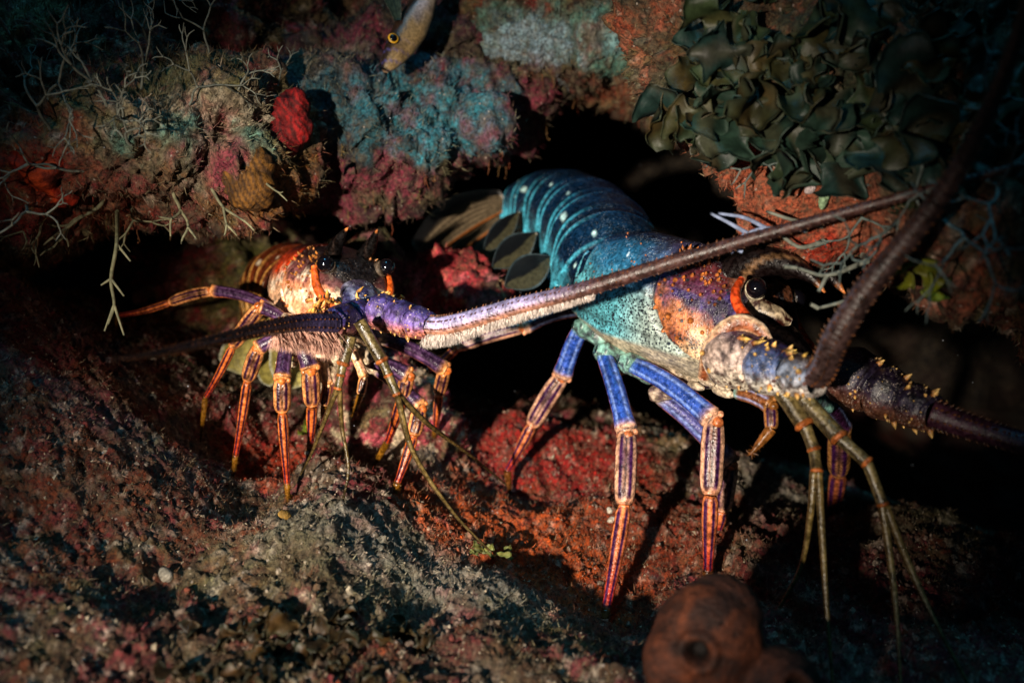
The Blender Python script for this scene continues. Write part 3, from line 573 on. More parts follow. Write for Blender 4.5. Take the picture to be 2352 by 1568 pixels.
def eye(root, c, r, fwd, stalk_from, pal):
    mb = MB(); ball(mb, c, r, 16, 22, lin('#07060a')); o = mb.build('eye', M_EYE, root)
    d0 = unit(c - stalk_from); m3 = MB(); rimr = .06 if pal[0] > .35 else .05; pal3 = pal if pal[0] > .35 else lin('#1a1412'); a_ = np.linspace(0, 2 * math.pi, 25); e1 = unit(np.cross(d0, [0, 0, 1.])); e2 = np.cross(d0, e1); tube(m3, [c - d0 * r * .25 + (e1 * math.cos(q) + e2 * math.sin(q)) * r * .96 for q in a_], [r * rimr], 8, 60, colf=pal3, ref=d0); m3.build('eye_rim', M_SHELL, o)
    m2 = MB(); d = unit(c - stalk_from); tube(m2, [stalk_from, c - d * r * .8, c - d * r * .35], [r * .75, r * .95, r * 1.05], 20, 14, colf=lambda t, h: mixc(np.broadcast_to(pal, t.shape + (3,)), lin('#2a2018'), sst(.1, .5, np.sin(t * 9 + h * 2.3)) * .75)); m2.build('eye_stalk', M_SHELL, root); return o
def horn(root, pts, rad, base, mark):
    mb = MB(); tube(mb, pts, rad, 22, 40, colf=lambda t, h: mixc(mixc(np.broadcast_to(base, t.shape + (3,)), mark, .9 * sst(.72, .9, np.sin(h * 2.0 - .9 + 9 * t) * np.sin(h + 4 * t)) * sst(.05, .2, t) * sst(.8, .6, t)), lin('#e0884a'), .8 * sst(.86, .97, t)))
    return mb.build('horn', M_SHELL, root)
def L2W(T0, R0, sc): return lambda *p: np.array(p) * sc @ R0.T + T0

# ---- the blue lobster
_c, _s = math.cos(math.radians(12)), math.sin(math.radians(12)); SB = 1.02
RB = np.array([[_c, -_s, 0], [_s, _c, 0], [0, 0, 1.]]) @ np.array([[.4162, .8991, .1355], [-.9053, .4237, -.0311], [-.0854, -.1097, .9903]])
TB = P(1735, 664, .605) - RB @ np.array([.163, -.0265, .026]) * SB
FB = RB[:, 0]; UB = RB[:, 2]
big = thing('blue_lobster', 'large blue spiny lobster with teal shell and striped legs standing before the cave mouth', 'lobster', np.array([.13, .0, .03]))
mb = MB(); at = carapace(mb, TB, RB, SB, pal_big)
rs = np.random.default_rng(3); sp = [(.60 + .40 * rs.random(), 20 + 62 * rs.random(), rs.choice([-1, 1]), .0020 + .0034 * rs.random() ** 2, .0010 + .0018 * rs.random() ** 2) for _ in range(34)]
sp += [(.62 + .36 * rs.random(), a_ + 4 * rs.normal(), -1, .0045, .0017) for a_ in (26, 34, 46, 58, 70) for _ in range(7)]
sp += [(.66, 88, -1, .004, .0022), (.74, 92, -1, .006, .003), (.72, 98, -1, .003, .002), (.80, 100, -1, .003, .002), (.84, 90, -1, .0045, .0026), (.9, 96, -1, .003, .0018), (.93, 101, -1, .003, .0018), (.96, 106, -1, .003, .0018)]
sp += [(.1 + .5 * rs.random(), 15 + 75 * rs.random(), rs.choice([-1, 1]), .0012, .0009) for _ in range(40)]
spines(mb, at, sp, 1.0, lin('#5a2c1c'), lin('#c87838'), FB)
abd_path = [TB + FB * .016 + UB * .003, P(1406,584,.768), P(1380,532,.815), P(1338,490,.866), P(1286,464,.915), P(1234,466,.957), P(1190,498,.983)]
abd_up = [UB, UB + [0, .05, 0], UB + [-.05, .15, 0], [-.12, .30, .93], [-.25, .5, .8], [-.35, .7, .55], [-.4, .85, .2]]
abC = abdomen(mb, abd_path, abd_up, [.0450, .0465, .0462, .0445, .041, .0365, .031], abd_pal(lin('#03142a'), lin('#062c4a'), lin('#4ab4d0'), lin('#bfe8e8')))
mb.build('body', M_SHELL, big)
W = L2W(TB, RB, SB)
for sgn_ in (-1, 1):
    eye(big, P(1738, 662, .589) if sgn_ < 0 else W(.157, .028, .020), .0069, FB, W(.150, sgn_ * .017, .016), lin('#c8bca0') * .8 if sgn_ < 0 else lin('#3a3028'))  # far eye gets dark stalk and rim colours, painting in the head's shade
    horn(big, [W(.134, sgn_ * .014, .032), W(.150, sgn_ * .014, .042), W(.170, sgn_ * .013, .045), W(.190, sgn_ * .012, .041), W(.204, sgn_ * .011, .032)], np.array([.0125, .0115, .0085, .0048, .0006]), lin('#0e0707'), lin('#7a5a3c'))
    m = MB(); tube(m, [P(1703,640,.597), P(1690,668,.590), P(1694,700,.583), P(1718,732,.575), P(1745,756,.568), P(1764,772,.562)] if sgn_ < 0 else [W(.147, .030, .020), W(.157, .030, .006), W(.168, .028, -.004), W(.186, .022, -.012)], [.0020, .0032, .0036, .0034, .0032, .0018], 16, 40, colf=lambda t, h: mixc(np.broadcast_to(lin('#c84416'), t.shape + (3,)), lin('#7a200c'), sst(.0, .5, np.sin(t * 23 + h * 2) * .5 + .5 * np.sin(t * 51)) * .5)); m.build('orbital_ridge', M_SHELL2, big)
m = MB(); tube(m, [P(1725,690,.600), P(1750,712,.596), P(1785,728,.594), P(1815,738,.597)], [.006, .0075, .007, .003], 22, 26, colf=lambda t, h: mixc(np.broadcast_to(lin('#9a8a70'), t.shape + (3,)), lin('#2a0e0a'), sst(-.1, .15, fbm(np.stack([np.cos(h), np.sin(h), t * 3], -1).reshape(-1, 3), 1.7, 3, 8).reshape(t.shape))), flat=.6); m.build('cheek_plate', M_SHELL, big)
m = MB(); tube(m, [P(1616,868,.592), P(1632,810,.580), P(1660,765,.572), P(1700,742,.568), P(1742,756,.565), P(1768,786,.562)], [.004, .0062, .0066, .0060, .0050, .003], 18, 50, colf=lambda t, h: mixc(mixc(np.broadcast_to(lin('#8a4a2a'), t.shape + (3,)), lin('#c8a888'), sst(.2, 1.2, np.abs(h))), lin('#3a1a14'), .6 * sst(.1, .4, fbm(np.stack([np.cos(h), np.sin(h), t * 6], -1).reshape(-1, 3), 2., 3, 18).reshape(t.shape))), flat=.7); m.build('antennal_collar', M_SHELL, big)
m = MB(); tube(m, [W(.150, 0, .004), W(.172, 0, -.004), W(.192, 0, -.014)], [.020, .017, .010], 24, 20, colf=lambda t, h: mixc(np.broadcast_to(lin('#3a2a30'), t.shape + (3,)), lin('#b89a80'), .6 * sst(.2, .6, np.sin(h * 5 + t * 7))), ref=UB, flat=.55); m.build('antennular_plate', M_SHELL, big)
m = MB()                                                          # spines round the antenna bases
q = 40; bp = np.array([P(1690 + 170 * u_, 770 + 55 * u_ + 26 * v_, .557 - .035 * u_ + .012 * v_) for u_, v_ in zip(rs.random(40), rs.random(40))]); cones(m, bp, np.tile(FB + UB * .6, (q, 1)) + rs.normal(size=(q, 3)) * .35, .0055 * (0.6 + rs.random(q)), .0017, lin('#5a2418'), lin('#e8c060')); m.build('face_spines', M_SHELL2, big)
m = MB()                                                          # mouthparts and sternum
for k in range(26):
    p = W(.09 + .055 * rs.random(), -.022 + .035 * rs.random(), -.043 - .008 * rs.random()); ball(m, p, np.array([.010, .0035, .0035]) * (0.6 + .5 * rs.random()), 8, 10, mixc(lin('#c8b8a0'), lin('#5a4634'), rs.random() * .7), M=RB)
m.build('mouthparts', M_SHELL, big)
ped = lambda ps: [(P(*ps[k][:3]), P(*ps[k + 1][:3]), ps[k][3], ps[k + 1][3]) for k in range(len(ps) - 1)]
def pedcol(lo, mid, hi, mark, up=1):
    return lambda t, h: mixc(mixc(mixc(np.broadcast_to(mid, t.shape + (3,)), hi, sst(.1, 1.0, -h * up)), lo, sst(-.2, -1.0, -h * up)), mark, .85 * sst(.10, .32, fbm(np.stack([np.cos(h), np.sin(h), t * 1.6], -1).reshape(-1, 3), 3.6, 4, int(mark[0] * 1e4) + 5, .7).reshape(t.shape)))
cA = pedcol(lin('#d8ccb8'), lin('#b09a90'), lin('#3a2038'), lin('#1c1420')); cB = pedcol(lin('#cfc8bc'), lin('#4a5a80'), lin('#2a2044'), lin('#12121c')); cC = pedcol(lin('#c0b8b0'), lin('#7a8498'), lin('#4a3a34'), lin('#1a1618'))
flagellum(big, [P(1868,868,.515), P(1895,842,.505), P(1925,770,.49), P(1995,660,.475), P(2100,530,.455), P(2200,390,.43), P(2290,210,.40), P(2345,60,.375), P(2400,-150,.35)], [.0068, .0074, .0074, .0066, .0056, .0045, .0036, .0030, .0026], lambda t, h: mixc(np.broadcast_to(lin('#342422'), t.shape + (3,)), lin('#7a7a90'), sst(1.0, 1.7, np.abs(h + .9) * 0 + sst(.3, 1.2, -h + .3) * 2) * .5 * sst(.5, 0, t)),
    peduncle=ped([(1655,812,.585,.0195), (1745,838,.560,.0165), (1815,858,.535,.0125), (1878,872,.515,.0100)]), pcol=[cA, cB, cC], ped_spines=26, label='raised antenna sweeping up to the rock buttress')
ped_shaded = pedcol(lin('#5a3a2a'), lin('#1c1628'), lin('#1a1020'), lin('#0c080c'))  # antenna on the unlit side: its shade is put into these dark colours
flagellum(big, [P(2140,950,.545), P(2260,990,.53), P(2400,1030,.51), P(2700,1120,.46)], [.0085, .0070, .0060, .005], lin('#3a1c2a'), peduncle=ped([(1925,850,.60,.019), (2010,893,.58,.017), (2080,925,.565,.0135), (2150,952,.545,.0105)]), pcol=[ped_shaded, ped_shaded, ped_shaded], ped_spines=34, label='shaded dark antenna stretching out low')
AT = lambda a, b: (lambda t, h: mixc(mixc(np.broadcast_to(lin(a), t.shape + (3,)), lin(b), sst(.2, .8, np.sin(h * 3))), lin('#1a120a'), .5 * sst(.4, .9, t)))
def antennule(root, stem, fl1, fl2, r, r2, a='#5f5230', b='#3a3120', joint=lin('#8a4a20')):
    mb = MB(); n = len(stem)
    for k in range(n - 1):
        p, q = stem[k], stem[k + 1]; rr = r[k]; tube(mb, [p, (p + q) / 2, q], [rr, rr * .92, rr * .98], 16, 16, colf=AT(a, b)); ax = unit(q - p)
        tube(mb, [q - ax * rr * .45, q, q + ax * rr * .3], [rr * .95, rr * 1.13, rr * .9], 16, 10, colf=lambda t, h: mixc(np.broadcast_to(joint, t.shape + (3,)), lin('#4a3a20'), sst(.4, .0, t)))
    for f in (fl1, fl2): tube(mb, f, [r2, r2 * .8, r2 * .55, r2 * .35], 8, 50, colf=AT('#5c4c28', '#3a2c1a'))
    return mb.build('antennule', M_LEG, root)
antennule(big, [P(1792,893,.56), P(1848,975,.55), P(1870,1032,.545), P(1876,1082,.54)], [P(1870,1082,.54), P(1862,1180,.54), P(1840,1300,.55), P(1790,1395,.56)], [P(1880,1082,.54), P(1888,1220,.53), P(1898,1380,.52), P(1915,1600,.51)], [.0058, .0040, .0036, .003], .0026)
antennule(big, [P(1845,915,.555), P(1928,1005,.54), P(1992,1062,.53), P(2028,1158,.525)], [P(2026,1158,.525), P(2046,1290,.52), P(2060,1420,.51), P(2070,1600,.5)], [P(2034,1160,.525), P(2090,1300,.52), P(2150,1430,.51), P(2240,1600,.50)], [.0056, .0040, .0034, .003], .0026)
leg(big, [P(1395,770,.735), P(1335,752,.735), P(1292,862,.755), P(1222,975,.775), P(1165,1080,.79), P(1172,1118,.795)], [.0105, .0082, .0078, .0055, .0042], PAL_BIG)
leg(big, [P(1440,830,.71), P(1385,808,.705), P(1440,992,.67), P(1434,1160,.65), P(1392,1400,.625), P(1388,1452,.62)], [.0105, .0080, .0078, .0062, .0042], PAL_BIG)
leg(big, [P(1500,850,.69), P(1440,832,.69), P(1640,965,.645), P(1632,1135,.64), P(1626,1310,.652), P(1626,1336,.654)], [.0105, .0082, .0082, .0064, .005], PAL_BIG)
leg(big, [P(1560,880,.69), P(1510,905,.705), P(1675,1062,.70), P(1658,1170,.71), P(1650,1215,.72), P(1652,1226,.72)], [.0095, .0084, .0078, .0062, .004], PAL_BIGD)
leg(big, [P(1400,715,.79), P(1345,712,.79), P(1204,752,.785), P(1050,798,.79), P(985,850,.80)], [.0095, .0062, .0058, .0046], dict(PAL_BIG, main=lin('#2a1a28')), kinds=['coxa', 'merus', 'carpus', 'propodus'])
leg(big, [P(1850,905,.64), P(1890,925,.66), P(1930,985,.70), P(1926,1085,.76), P(1912,1190,.815), P(1912,1206,.818)], [.010, .0095, .0092, .0080, .005], dict(PAL_BIG, main=lin('#3c1a3a'), cream=lin('#a8743c'), edge=lin('#8a4a2a')))
leg(big, [P(1690,900,.60), P(1770,930,.585), P(1772,985,.58), P(1722,1045,.58)], [.006, .0045, .0046], dict(PAL_BIG, main=lin('#6a3c1a'), cream=lin('#a06a34'), toe=lin('#7a4a1c'), edge=lin('#7a4a1c')), kinds=['merus', 'carpus', 'dactyl'], name='maxilliped')
def two_tone(a, b, rim):
    return lambda t, v: mixc(mixc(np.broadcast_to(a, t.shape + (3,)), b, sst(-.06, .06, v + .45 * np.sin(t * 3.2) - .35)), rim, sst(.86, .97, np.abs(v)))
lf = lambda t: np.sin(math.pi * np.clip(t, .03, .99) ** 1.15) ** .8
for (b_, t_, wd, dd) in (((1268,590), (1160,658), .0150, .80), ((1232,535), (1132,614), .0140, .84), ((1192,486), (1112,578), .0105, .89)):
    m = MB(); blade(m, P(*b_, dd), P(*t_, dd - .02), wd, CAM - P(*b_, dd), two_tone(lin('#3a3828'), lin('#06070a'), lin('#4a5a60')), 20, 15, .05, .15, prof=lf); m.build('swimmeret', M_FAN, big)
fan_c = lambda t, v: mixc(mixc(mixc(np.broadcast_to(lin('#6a5c48'), t.shape + (3,)), lin('#221b14'), .7 * sst(-.2, .5, np.sin(v * 26 + t * 2))), lin('#0a090a'), sst(.15, .4, v + .3 * t - .2)), lin('#a05c28'), sst(-.84, -.94, v))
for (b_, t_, wd, dd, s_) in (((1160,458), (958,582), .020, .955, .5), ((1166,474), (992,590), .016, .960, .2), ((1172,492), (1040,600), .015, .965, 0.), ((1176,505), (1090,606), .014, .968, 0.)):
    m = MB(); blade(m, P(*b_, dd), P(*t_, dd - .045), wd, CAM - P(*b_, dd) + UPV * .15, fan_c, 22, 33, .06, .2, prof=lambda q: .22 + .78 * np.sin(math.pi * np.clip(q * .72 + .12, 0, .99)) ** .9, asym=s_, thick=.0005); m.build('tail_fan', M_FAN, big)

# ---- the reddish lobster
FS = unit([.47, -.875, .10]); US = unit(np.array([.10, .0, 1.]) - FS * (np.array([.10, 0, 1.]) @ FS)); LS = np.cross(US, FS); RS = np.stack([FS, LS, US], 1); SS = .86
TS = P(820, 610, .675) - RS @ np.array([.163, 0, .026]) * SS
red = thing('reddish_lobster', 'smaller orange-red spiny lobster facing out with antennae spread to both sides', 'lobster', np.array([-.15, .0, .08]))
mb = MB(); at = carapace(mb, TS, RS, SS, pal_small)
rs = np.random.default_rng(5); sp = [(.58 + .42 * rs.random(), 25 + 75 * rs.random(), rs.choice([-1, 1]), .0022 + .0030 * rs.random() ** 2, .0011 + .0008 * rs.random()) for _ in range(90)]
spines(mb, at, sp, .9, lin('#6a2c14'), lin('#d08a3c'), FS)
abdomen(mb, [TS + FS * .012, P(697,648,.822), P(672,640,.85), P(648,650,.872), P(632,676,.886), P(626,712,.89), P(636,748,.885)],
        [US, US, US - FS * .15, US * .8 - FS * .5, US * .4 - FS * .9, -FS, -FS - US * .5], np.array([.0445, .046, .0455, .043, .039, .035, .030]) * .9, abd_pal(lin('#4a180a'), lin('#8a3a14'), lin('#d8a050'), lin('#f4e0c0')))
mb.build('body', M_SHELL2, red); W = L2W(TS, RS, SS)
for sgn_ in (-1, 1):
    eye(red, W(.162, sgn_ * .0275, .026), .0074 * SS, FS, W(.148, sgn_ * .014, .020), lin('#5a4e42'))
    horn(red, [W(.134, sgn_ * .014, .032), W(.146, sgn_ * .015, .040), W(.158, sgn_ * .015, .047), W(.168, sgn_ * .014, .053), W(.176, sgn_ * .013, .057)], np.array([.0080, .0068, .0048, .0028, .0005]) * SS, lin('#080606'), lin('#2a201c'))
    m = MB(); tube(m, [W(.147, sgn_ * .033, .024), W(.156, sgn_ * .033, .008), W(.166, sgn_ * .028, -.004), W(.180, sgn_ * .018, -.010)], [.0022, .0034, .0036, .0018], 16, 30, colf=lin('#d05a1c')); m.build('orbital_ridge', M_SHELL2, red)
m = MB(); tube(m, [W(.160, 0, .010), W(.178, 0, -.006), W(.192, 0, -.022), W(.194, 0, -.034)], [.0135, .015, .014, .010], 24, 24, colf=lambda t, h: mixc(mixc(np.broadcast_to(lin('#2c2a4c'), t.shape + (3,)), lin('#9aa0bc'), .85 * np.exp(-((np.abs(h) - .95 + 1.5 * t) / .13) ** 2) * sst(.75, .5, t)), lin('#4a3c40'), sst(.22, .1, t) * .6), ref=FS + US, flat=.5, mskf=lambda t, h: np.stack([0 * t, .9 + 0 * t, 0 * t], -1)); m.build('antennular_plate', M_SHELL, red)
m = MB(); q = 110; bp = np.array([W(.165 + .03 * rs.random(), -.045 + .09 * rs.random(), -.012 + .016 * rs.random() - .016 * rs.random()) for _ in range(q)]); cones(m, bp, np.tile(FS + US * .5, (q, 1)) + rs.normal(size=(q, 3)) * .45, .005 * (.6 + rs.random(q)), .0018, lin('#8a4418'), lin('#f0b858')); m.build('face_spines', M_SHELL2, red)
m = MB()
for k in range(60):
    ball(m, P(rs.uniform(655, 850), rs.uniform(770, 835), rs.uniform(.645, .69)), np.array([.0075, .003, .003]) * (.5 + .7 * rs.random()), 8, 10, mixc(lin('#e8d8b8'), lin('#6a4a30'), rs.random() ** 2 * .9), M=np.linalg.qr(rs.normal(size=(3, 3)))[0])
m.build('mouthparts', M_SHELL2, red)
pu = pedcol(lin('#b8705c'), lin('#5c4a88'), lin('#3c3670'), lin('#2a1a40')); pu2 = pedcol(lin('#a86a60'), lin('#3c3470'), lin('#2c2a60'), lin('#1a1430'), -1)
fl_c = lambda t, h: mixc(mixc(np.broadcast_to(lin('#968fb8'), t.shape + (3,)), lin('#a0705a'), sst(-.1, .7, h)), lin('#38221f'), sst(.20, .42, t))
flagellum(red, [P(975,748,.612), P(1040,745,.605), P(1180,706,.59), P(1330,668,.57), P(1560,597,.545), P(1800,527,.52), P(2080,450,.49), P(2352,378,.46), P(2700,290,.42)], [.0064, .0066, .0060, .0052, .0042, .0034, .0028, .0022, .0016], fl_c, peduncle=ped([(858,712,.640,.0125), (905,726,.632,.0118), (945,738,.622,.0110), (990,748,.610,.0085)]), pcol=[pu, pu, pu], ped_spines=16, ns=24, label='long bristled antenna crossing in front of the blue lobster',
    fringe=(4200, .0095, .0, .40, lin('#e0d4cc'), (.0, -.15, -1.)))
flagellum(red, [P(765,742,.60), P(690,742,.575), P(610,754,.545), P(520,775,.51), P(420,798,.47), P(330,815,.44), P(250,826,.41)], [.0070, .0060, .0048, .0036, .0024, .0012, .0004], lambda t, h: mixc(np.broadcast_to(lin('#2a2440'), t.shape + (3,)), lin('#1e1014'), sst(.1, .3, t)), peduncle=ped([(835,722,.645,.012), (800,734,.63,.0115), (760,742,.60,.0085)]), pcol=[pu2, pu2], ped_spines=12, label='blurred antenna pointing out over the left rocks',
    fringe=(2600, .019, .0, .30, lin('#e0b09c'), (.1, .1, -1.)))
antennule(red, [P(826,738,.60), P(878,828,.60), P(893,862,.60), P(912,905,.60)], [P(912,905,.60), P(950,1040,.61), P(1040,1175,.62), P(1128,1268,.63)], [P(914,905,.60), P(985,975,.63), P(1080,1045,.69), P(1162,1112,.76)], [.0044, .0032, .0030, .003], .0023)
antennule(red, [P(806,772,.61), P(788,835,.61), P(783,862,.61), P(776,892,.61)], [P(774,892,.61), P(742,975,.62), P(716,1040,.64), P(690,1090,.66)], [P(780,892,.61), P(786,985,.62), P(800,1080,.62), P(778,1185,.61)], [.0042, .0030, .0028, .003], .0019)
h = .0003
leg(red, [P(690,740,.73), P(635,712,.73), P(488,668,.745), P(392,694,.76), P(272,724,.775), P(256,758,.78)], [.0065, .0048, .0046, .0032, .0026], PAL_SM)
leg(red, [P(705,750,.69), P(655,735,.69), P(598,705,.685), P(535,795,.70), P(472,912,.725), P(457,978,.735)], [.007, .0052, .0056, .0036, .0028], PAL_SM, kinds=['coxa', 'merus', 'carpus', 'propodus', 'dactyl'])
leg(red, [P(720,775,.67), P(672,768,.665), P(594,798,.665), P(569,872,.675), P(541,1048,.695), P(535,1092,.70)], [.0072, .0054, .0056, .0040, .0028], PAL_SM)
leg(red, [P(735,785,.655), P(660,780,.65), P(648,868,.64), P(648,945,.645), P(660,1112,.658), P(661,1150,.66)], [.0075, .0056, .0058, .0040, .0028], PAL_SM)
leg(red, [P(760,790,.66), P(692,792,.655), P(712,845,.655), P(717,930,.665), P(713,1016,.69), P(706,1046,.70)], [.0075, .0066, .0062, .0044, .0030], PAL_SM)
leg(red, [P(830,760,.70), P(868,775,.70), P(1022,848,.715), P(1008,905,.735), P(1000,985,.77), P(992,1010,.785)], [.007, .0060, .0052, .0040, .0030], PAL_SM)
leg(red, [P(810,800,.68), P(842,828,.68), P(936,862,.685), P(925,910,.69), P(890,1015,.72), P(849,1062,.735)], [.007, .0066, .0056, .0046, .0034], PAL_SM)
leg(red, [P(820,810,.70), P(860,845,.70), P(966,935,.69), P(950,1000,.685), P(912,1110,.68), P(907,1130,.68)], [.007, .0060, .0056, .0046, .0032], PAL_SM)
leg(red, [P(800,790,.66), P(836,865,.66), P(828,905,.66), P(808,960,.67)], [.0036, .0034, .003], dict(PAL_SM, main=lin('#d8a070'), edge=lin('#e0b080')), kinds=['merus', 'carpus', 'dactyl'], name='maxilliped')
leg(red, [P(735,800,.67), P(752,880,.675), P(745,930,.68), P(738,960,.69)], [.0040, .0036, .003], dict(PAL_SM, main=lin('#d8b088'), edge=lin('#e0b080')), kinds=['merus', 'carpus', 'dactyl'], name='maxilliped')
fanc = lambda t, v: mixc(mixc(np.broadcast_to(lin('#8f8440'), t.shape + (3,)), lin('#5a5426'), .5 * (np.sin(v * 40) > .2)), lin('#e0e4d0'), sst(.93, .99, np.abs(v)) * .7 + .3 * sst(.95, 1, t))
fp = lambda t: np.interp(t, [0, .15, .5, .85, 1], [.35, .7, 1., .95, .55])
for (b_, t_, wd, dd) in (((590,745), (545,858), .021, .80), ((650,770), (690,888), .019, .765), ((610,700), (575,780), .012, .82), ((600,790), (640,880), .014, .79)):
    m = MB(); blade(m, P(*b_, dd), P(*t_, dd - .01), wd, CAM - P(*b_, dd), fanc, 16, 13, .05, .12, prof=fp); m.build('tail_fan', M_FAN, red)
# ------------------------------------------------------------------ finding the rock surface
ALLV = np.vstack([FP] + [r[0] for r in ROCKS.values()]); ALLN = np.vstack([np.tile([0, 0, 1.], (len(FP), 1))] + [r[1] for r in ROCKS.values()])
_d = ALLV - CAM; _z = _d @ FWD; _ok = (_z > .25) & (_z < 1.4); ALLV, ALLN = ALLV[_ok], ALLN[_ok]; _d, _z = _d[_ok], _z[_ok]
SX = 1176 + FPX * (_d @ RIGHT) / _z; SY = 784 - FPX * (_d @ UPV) / _z
def surf(px, py, r=9):
    k = np.where((np.abs(SX - px) < r) & (np.abs(SY - py) < r))[0]
    if len(k) == 0: return surf(px, py, r * 2) if r < 160 else (P(px, py, .7), np.array([0, -1., 0]))
    i = k[np.argmin(_z[k])]; return ALLV[i], ALLN[i]
inview = lambda V, mg=60: (lambda d, z: (z > .2) & (np.abs(FPX * (d @ RIGHT) / z) < 1176 + mg) & (np.abs(FPX * (d @ UPV) / z) < 784 + mg))(V - CAM, (V - CAM) @ FWD)

# ------------------------------------------------------------------ sponges
def sponge(name, blobs, voxel, colf, label, amp, fr, seed, cat_='sponge', pores=()):
    V, Nn, F = lump_mesh([(np.asarray(b_) + FWD * (.7 * r_[1] if not pores else 0), r_) for b_, r_ in blobs], voxel); q = V + .01 * np.column_stack([fbm(V, 50, 2, seed + 5), fbm(V, 50, 2, seed + 6), fbm(V, 50, 2, seed + 7)]); d = amp * fbm(q, fr, 4, seed, .65) + (0 if pores else amp * 1.6 * fbm(q, fr * .35, 2, seed + 2)); c = colf(V) * (.45 + .9 * sst(-.6, .6, fbm(q, fr, 4, seed, .65)))[:, None]
    for (ce, r, dep) in pores:
        q = np.linalg.norm(V - ce, axis=1); d = d - dep * sst(r, r * .55, q) + dep * .25 * np.exp(-((q - r * 1.25) / (r * .35)) ** 2); c = mixc(c, lin('#0a0504'), sst(r * .95, r * .7, q))
    m = MB(); m.add(V + Nn * d[:, None], F, c); o = m.build(name, M_SPONGE, origin=np.array([0, 0, 0.])); return tag(o, label, cat_)
_sd = (surf(640, 280)[0] - CAM) @ FWD; s1 = [P(x_, y_, _sd + .002) for x_, y_ in ((665, 245), (655, 282), (635, 318), (610, 350))]
def c_red(V): q = V @ np.array([.8, .2, .6]); return mixc(np.broadcast_to(lin('#720c0c'), (len(V), 3)), lin('#2a0505'), sst(-.1, .5, np.sin(q * 1400 + 9 * fbm(V, 60, 2, 4)) * .6 + .4 * fbm(V, 200, 2, 5)) * .8)
sponge('red_sponge', [(s1[0], (.014, .012, .013)), (s1[1], (.017, .012, .015)), (s1[2], (.014, .011, .013)), (s1[3], (.009, .009, .010))], .0012, c_red, 'bright red ropy sponge on the outer end of the brown ledge', .0028, 85, 3)
c_or = lambda V: mottle(V, lin('#8a200a'), [(lin('#3a1008'), 40, .0, .4, .8), (lin('#a83a10'), 70, .1, .3, .6)], 31)
a0, a1, a2 = surf(60, 370)[0], surf(90, 420)[0], surf(130, 450)[0]
sponge('orange_sponge', [(a0, (.022, .014, .020)), (a1, (.016, .014, .014)), (a2, (.016, .012, .010))], .002, c_or, 'dull orange-red lumpy sponge hanging under the brown ledge among forked algae', .003, 60, 7)
b0, b1, b2 = surf(560, 405)[0], surf(525, 420)[0], surf(585, 375)[0]
c_lip = lambda V: mixc(np.broadcast_to(lin('#5c3c12'), (len(V), 3)), lin('#201206'), sst(-.1, .5, np.sin(V[:, 0] * 1500 + V[:, 2] * 500 + 6 * fbm(V, 50, 2, 3))) * .75)
sponge('ribbed_sponge', [(b0 + .004 * FWD, (.017, .012, .022)), (b1 + .005 * FWD, (.017, .012, .012)), (b2 + .004 * FWD, (.013, .010, .018)), ((b0 + b1) / 2 + .004 * FWD + [0, 0, -.006], (.014, .010, .012))], .0013, c_lip, 'ochre ribbed sponge lip under the red sponge', .0030, 90, 11)
g0 = P(1625, 1480, .46); g1 = P(1655, 1410, .465); g2 = P(1560, 1520, .455); g3 = P(1785, 1590, .45); g4 = P(1690, 1640, .46)
def c_ball(V): return mottle(V, lin('#3a1c10'), [(lin('#1e100a'), 22, .05, .35, .7), (lin('#5a2c16'), 34, .15, .3, .6), (lin('#1c100c'), 90, .35, .2, .5)], 51)
po = [(P(1594, 1512, .428), .0065, .010), (P(1675, 1420, .430), .0014, .002), (P(1842, 1570, .425), .006, .009), (P(1700, 1455, .433), .0011, .002)]
vv, nn, _ = lump_mesh([(g0, (.028, .026, .032)), (g1, (.021, .020, .020)), (g2, (.018, .018, .022)), (g3, (.024, .022, .022)), (g4, (.03, .026, .03))], .0016)
po = [(vv[np.argmin(np.linalg.norm(vv - p_, axis=1))], r_, d_) for p_, r_, d_ in po]
sponge('ball_sponge', [(g0, (.028, .026, .032)), (g1, (.021, .020, .020)), (g2, (.018, .018, .022)), (g3, (.024, .022, .022)), (g4, (.03, .026, .03))], .0011, c_ball, 'smooth orange-brown ball sponge with round pores on the floor below the blue lobster', .0009, 60, 17, pores=po)

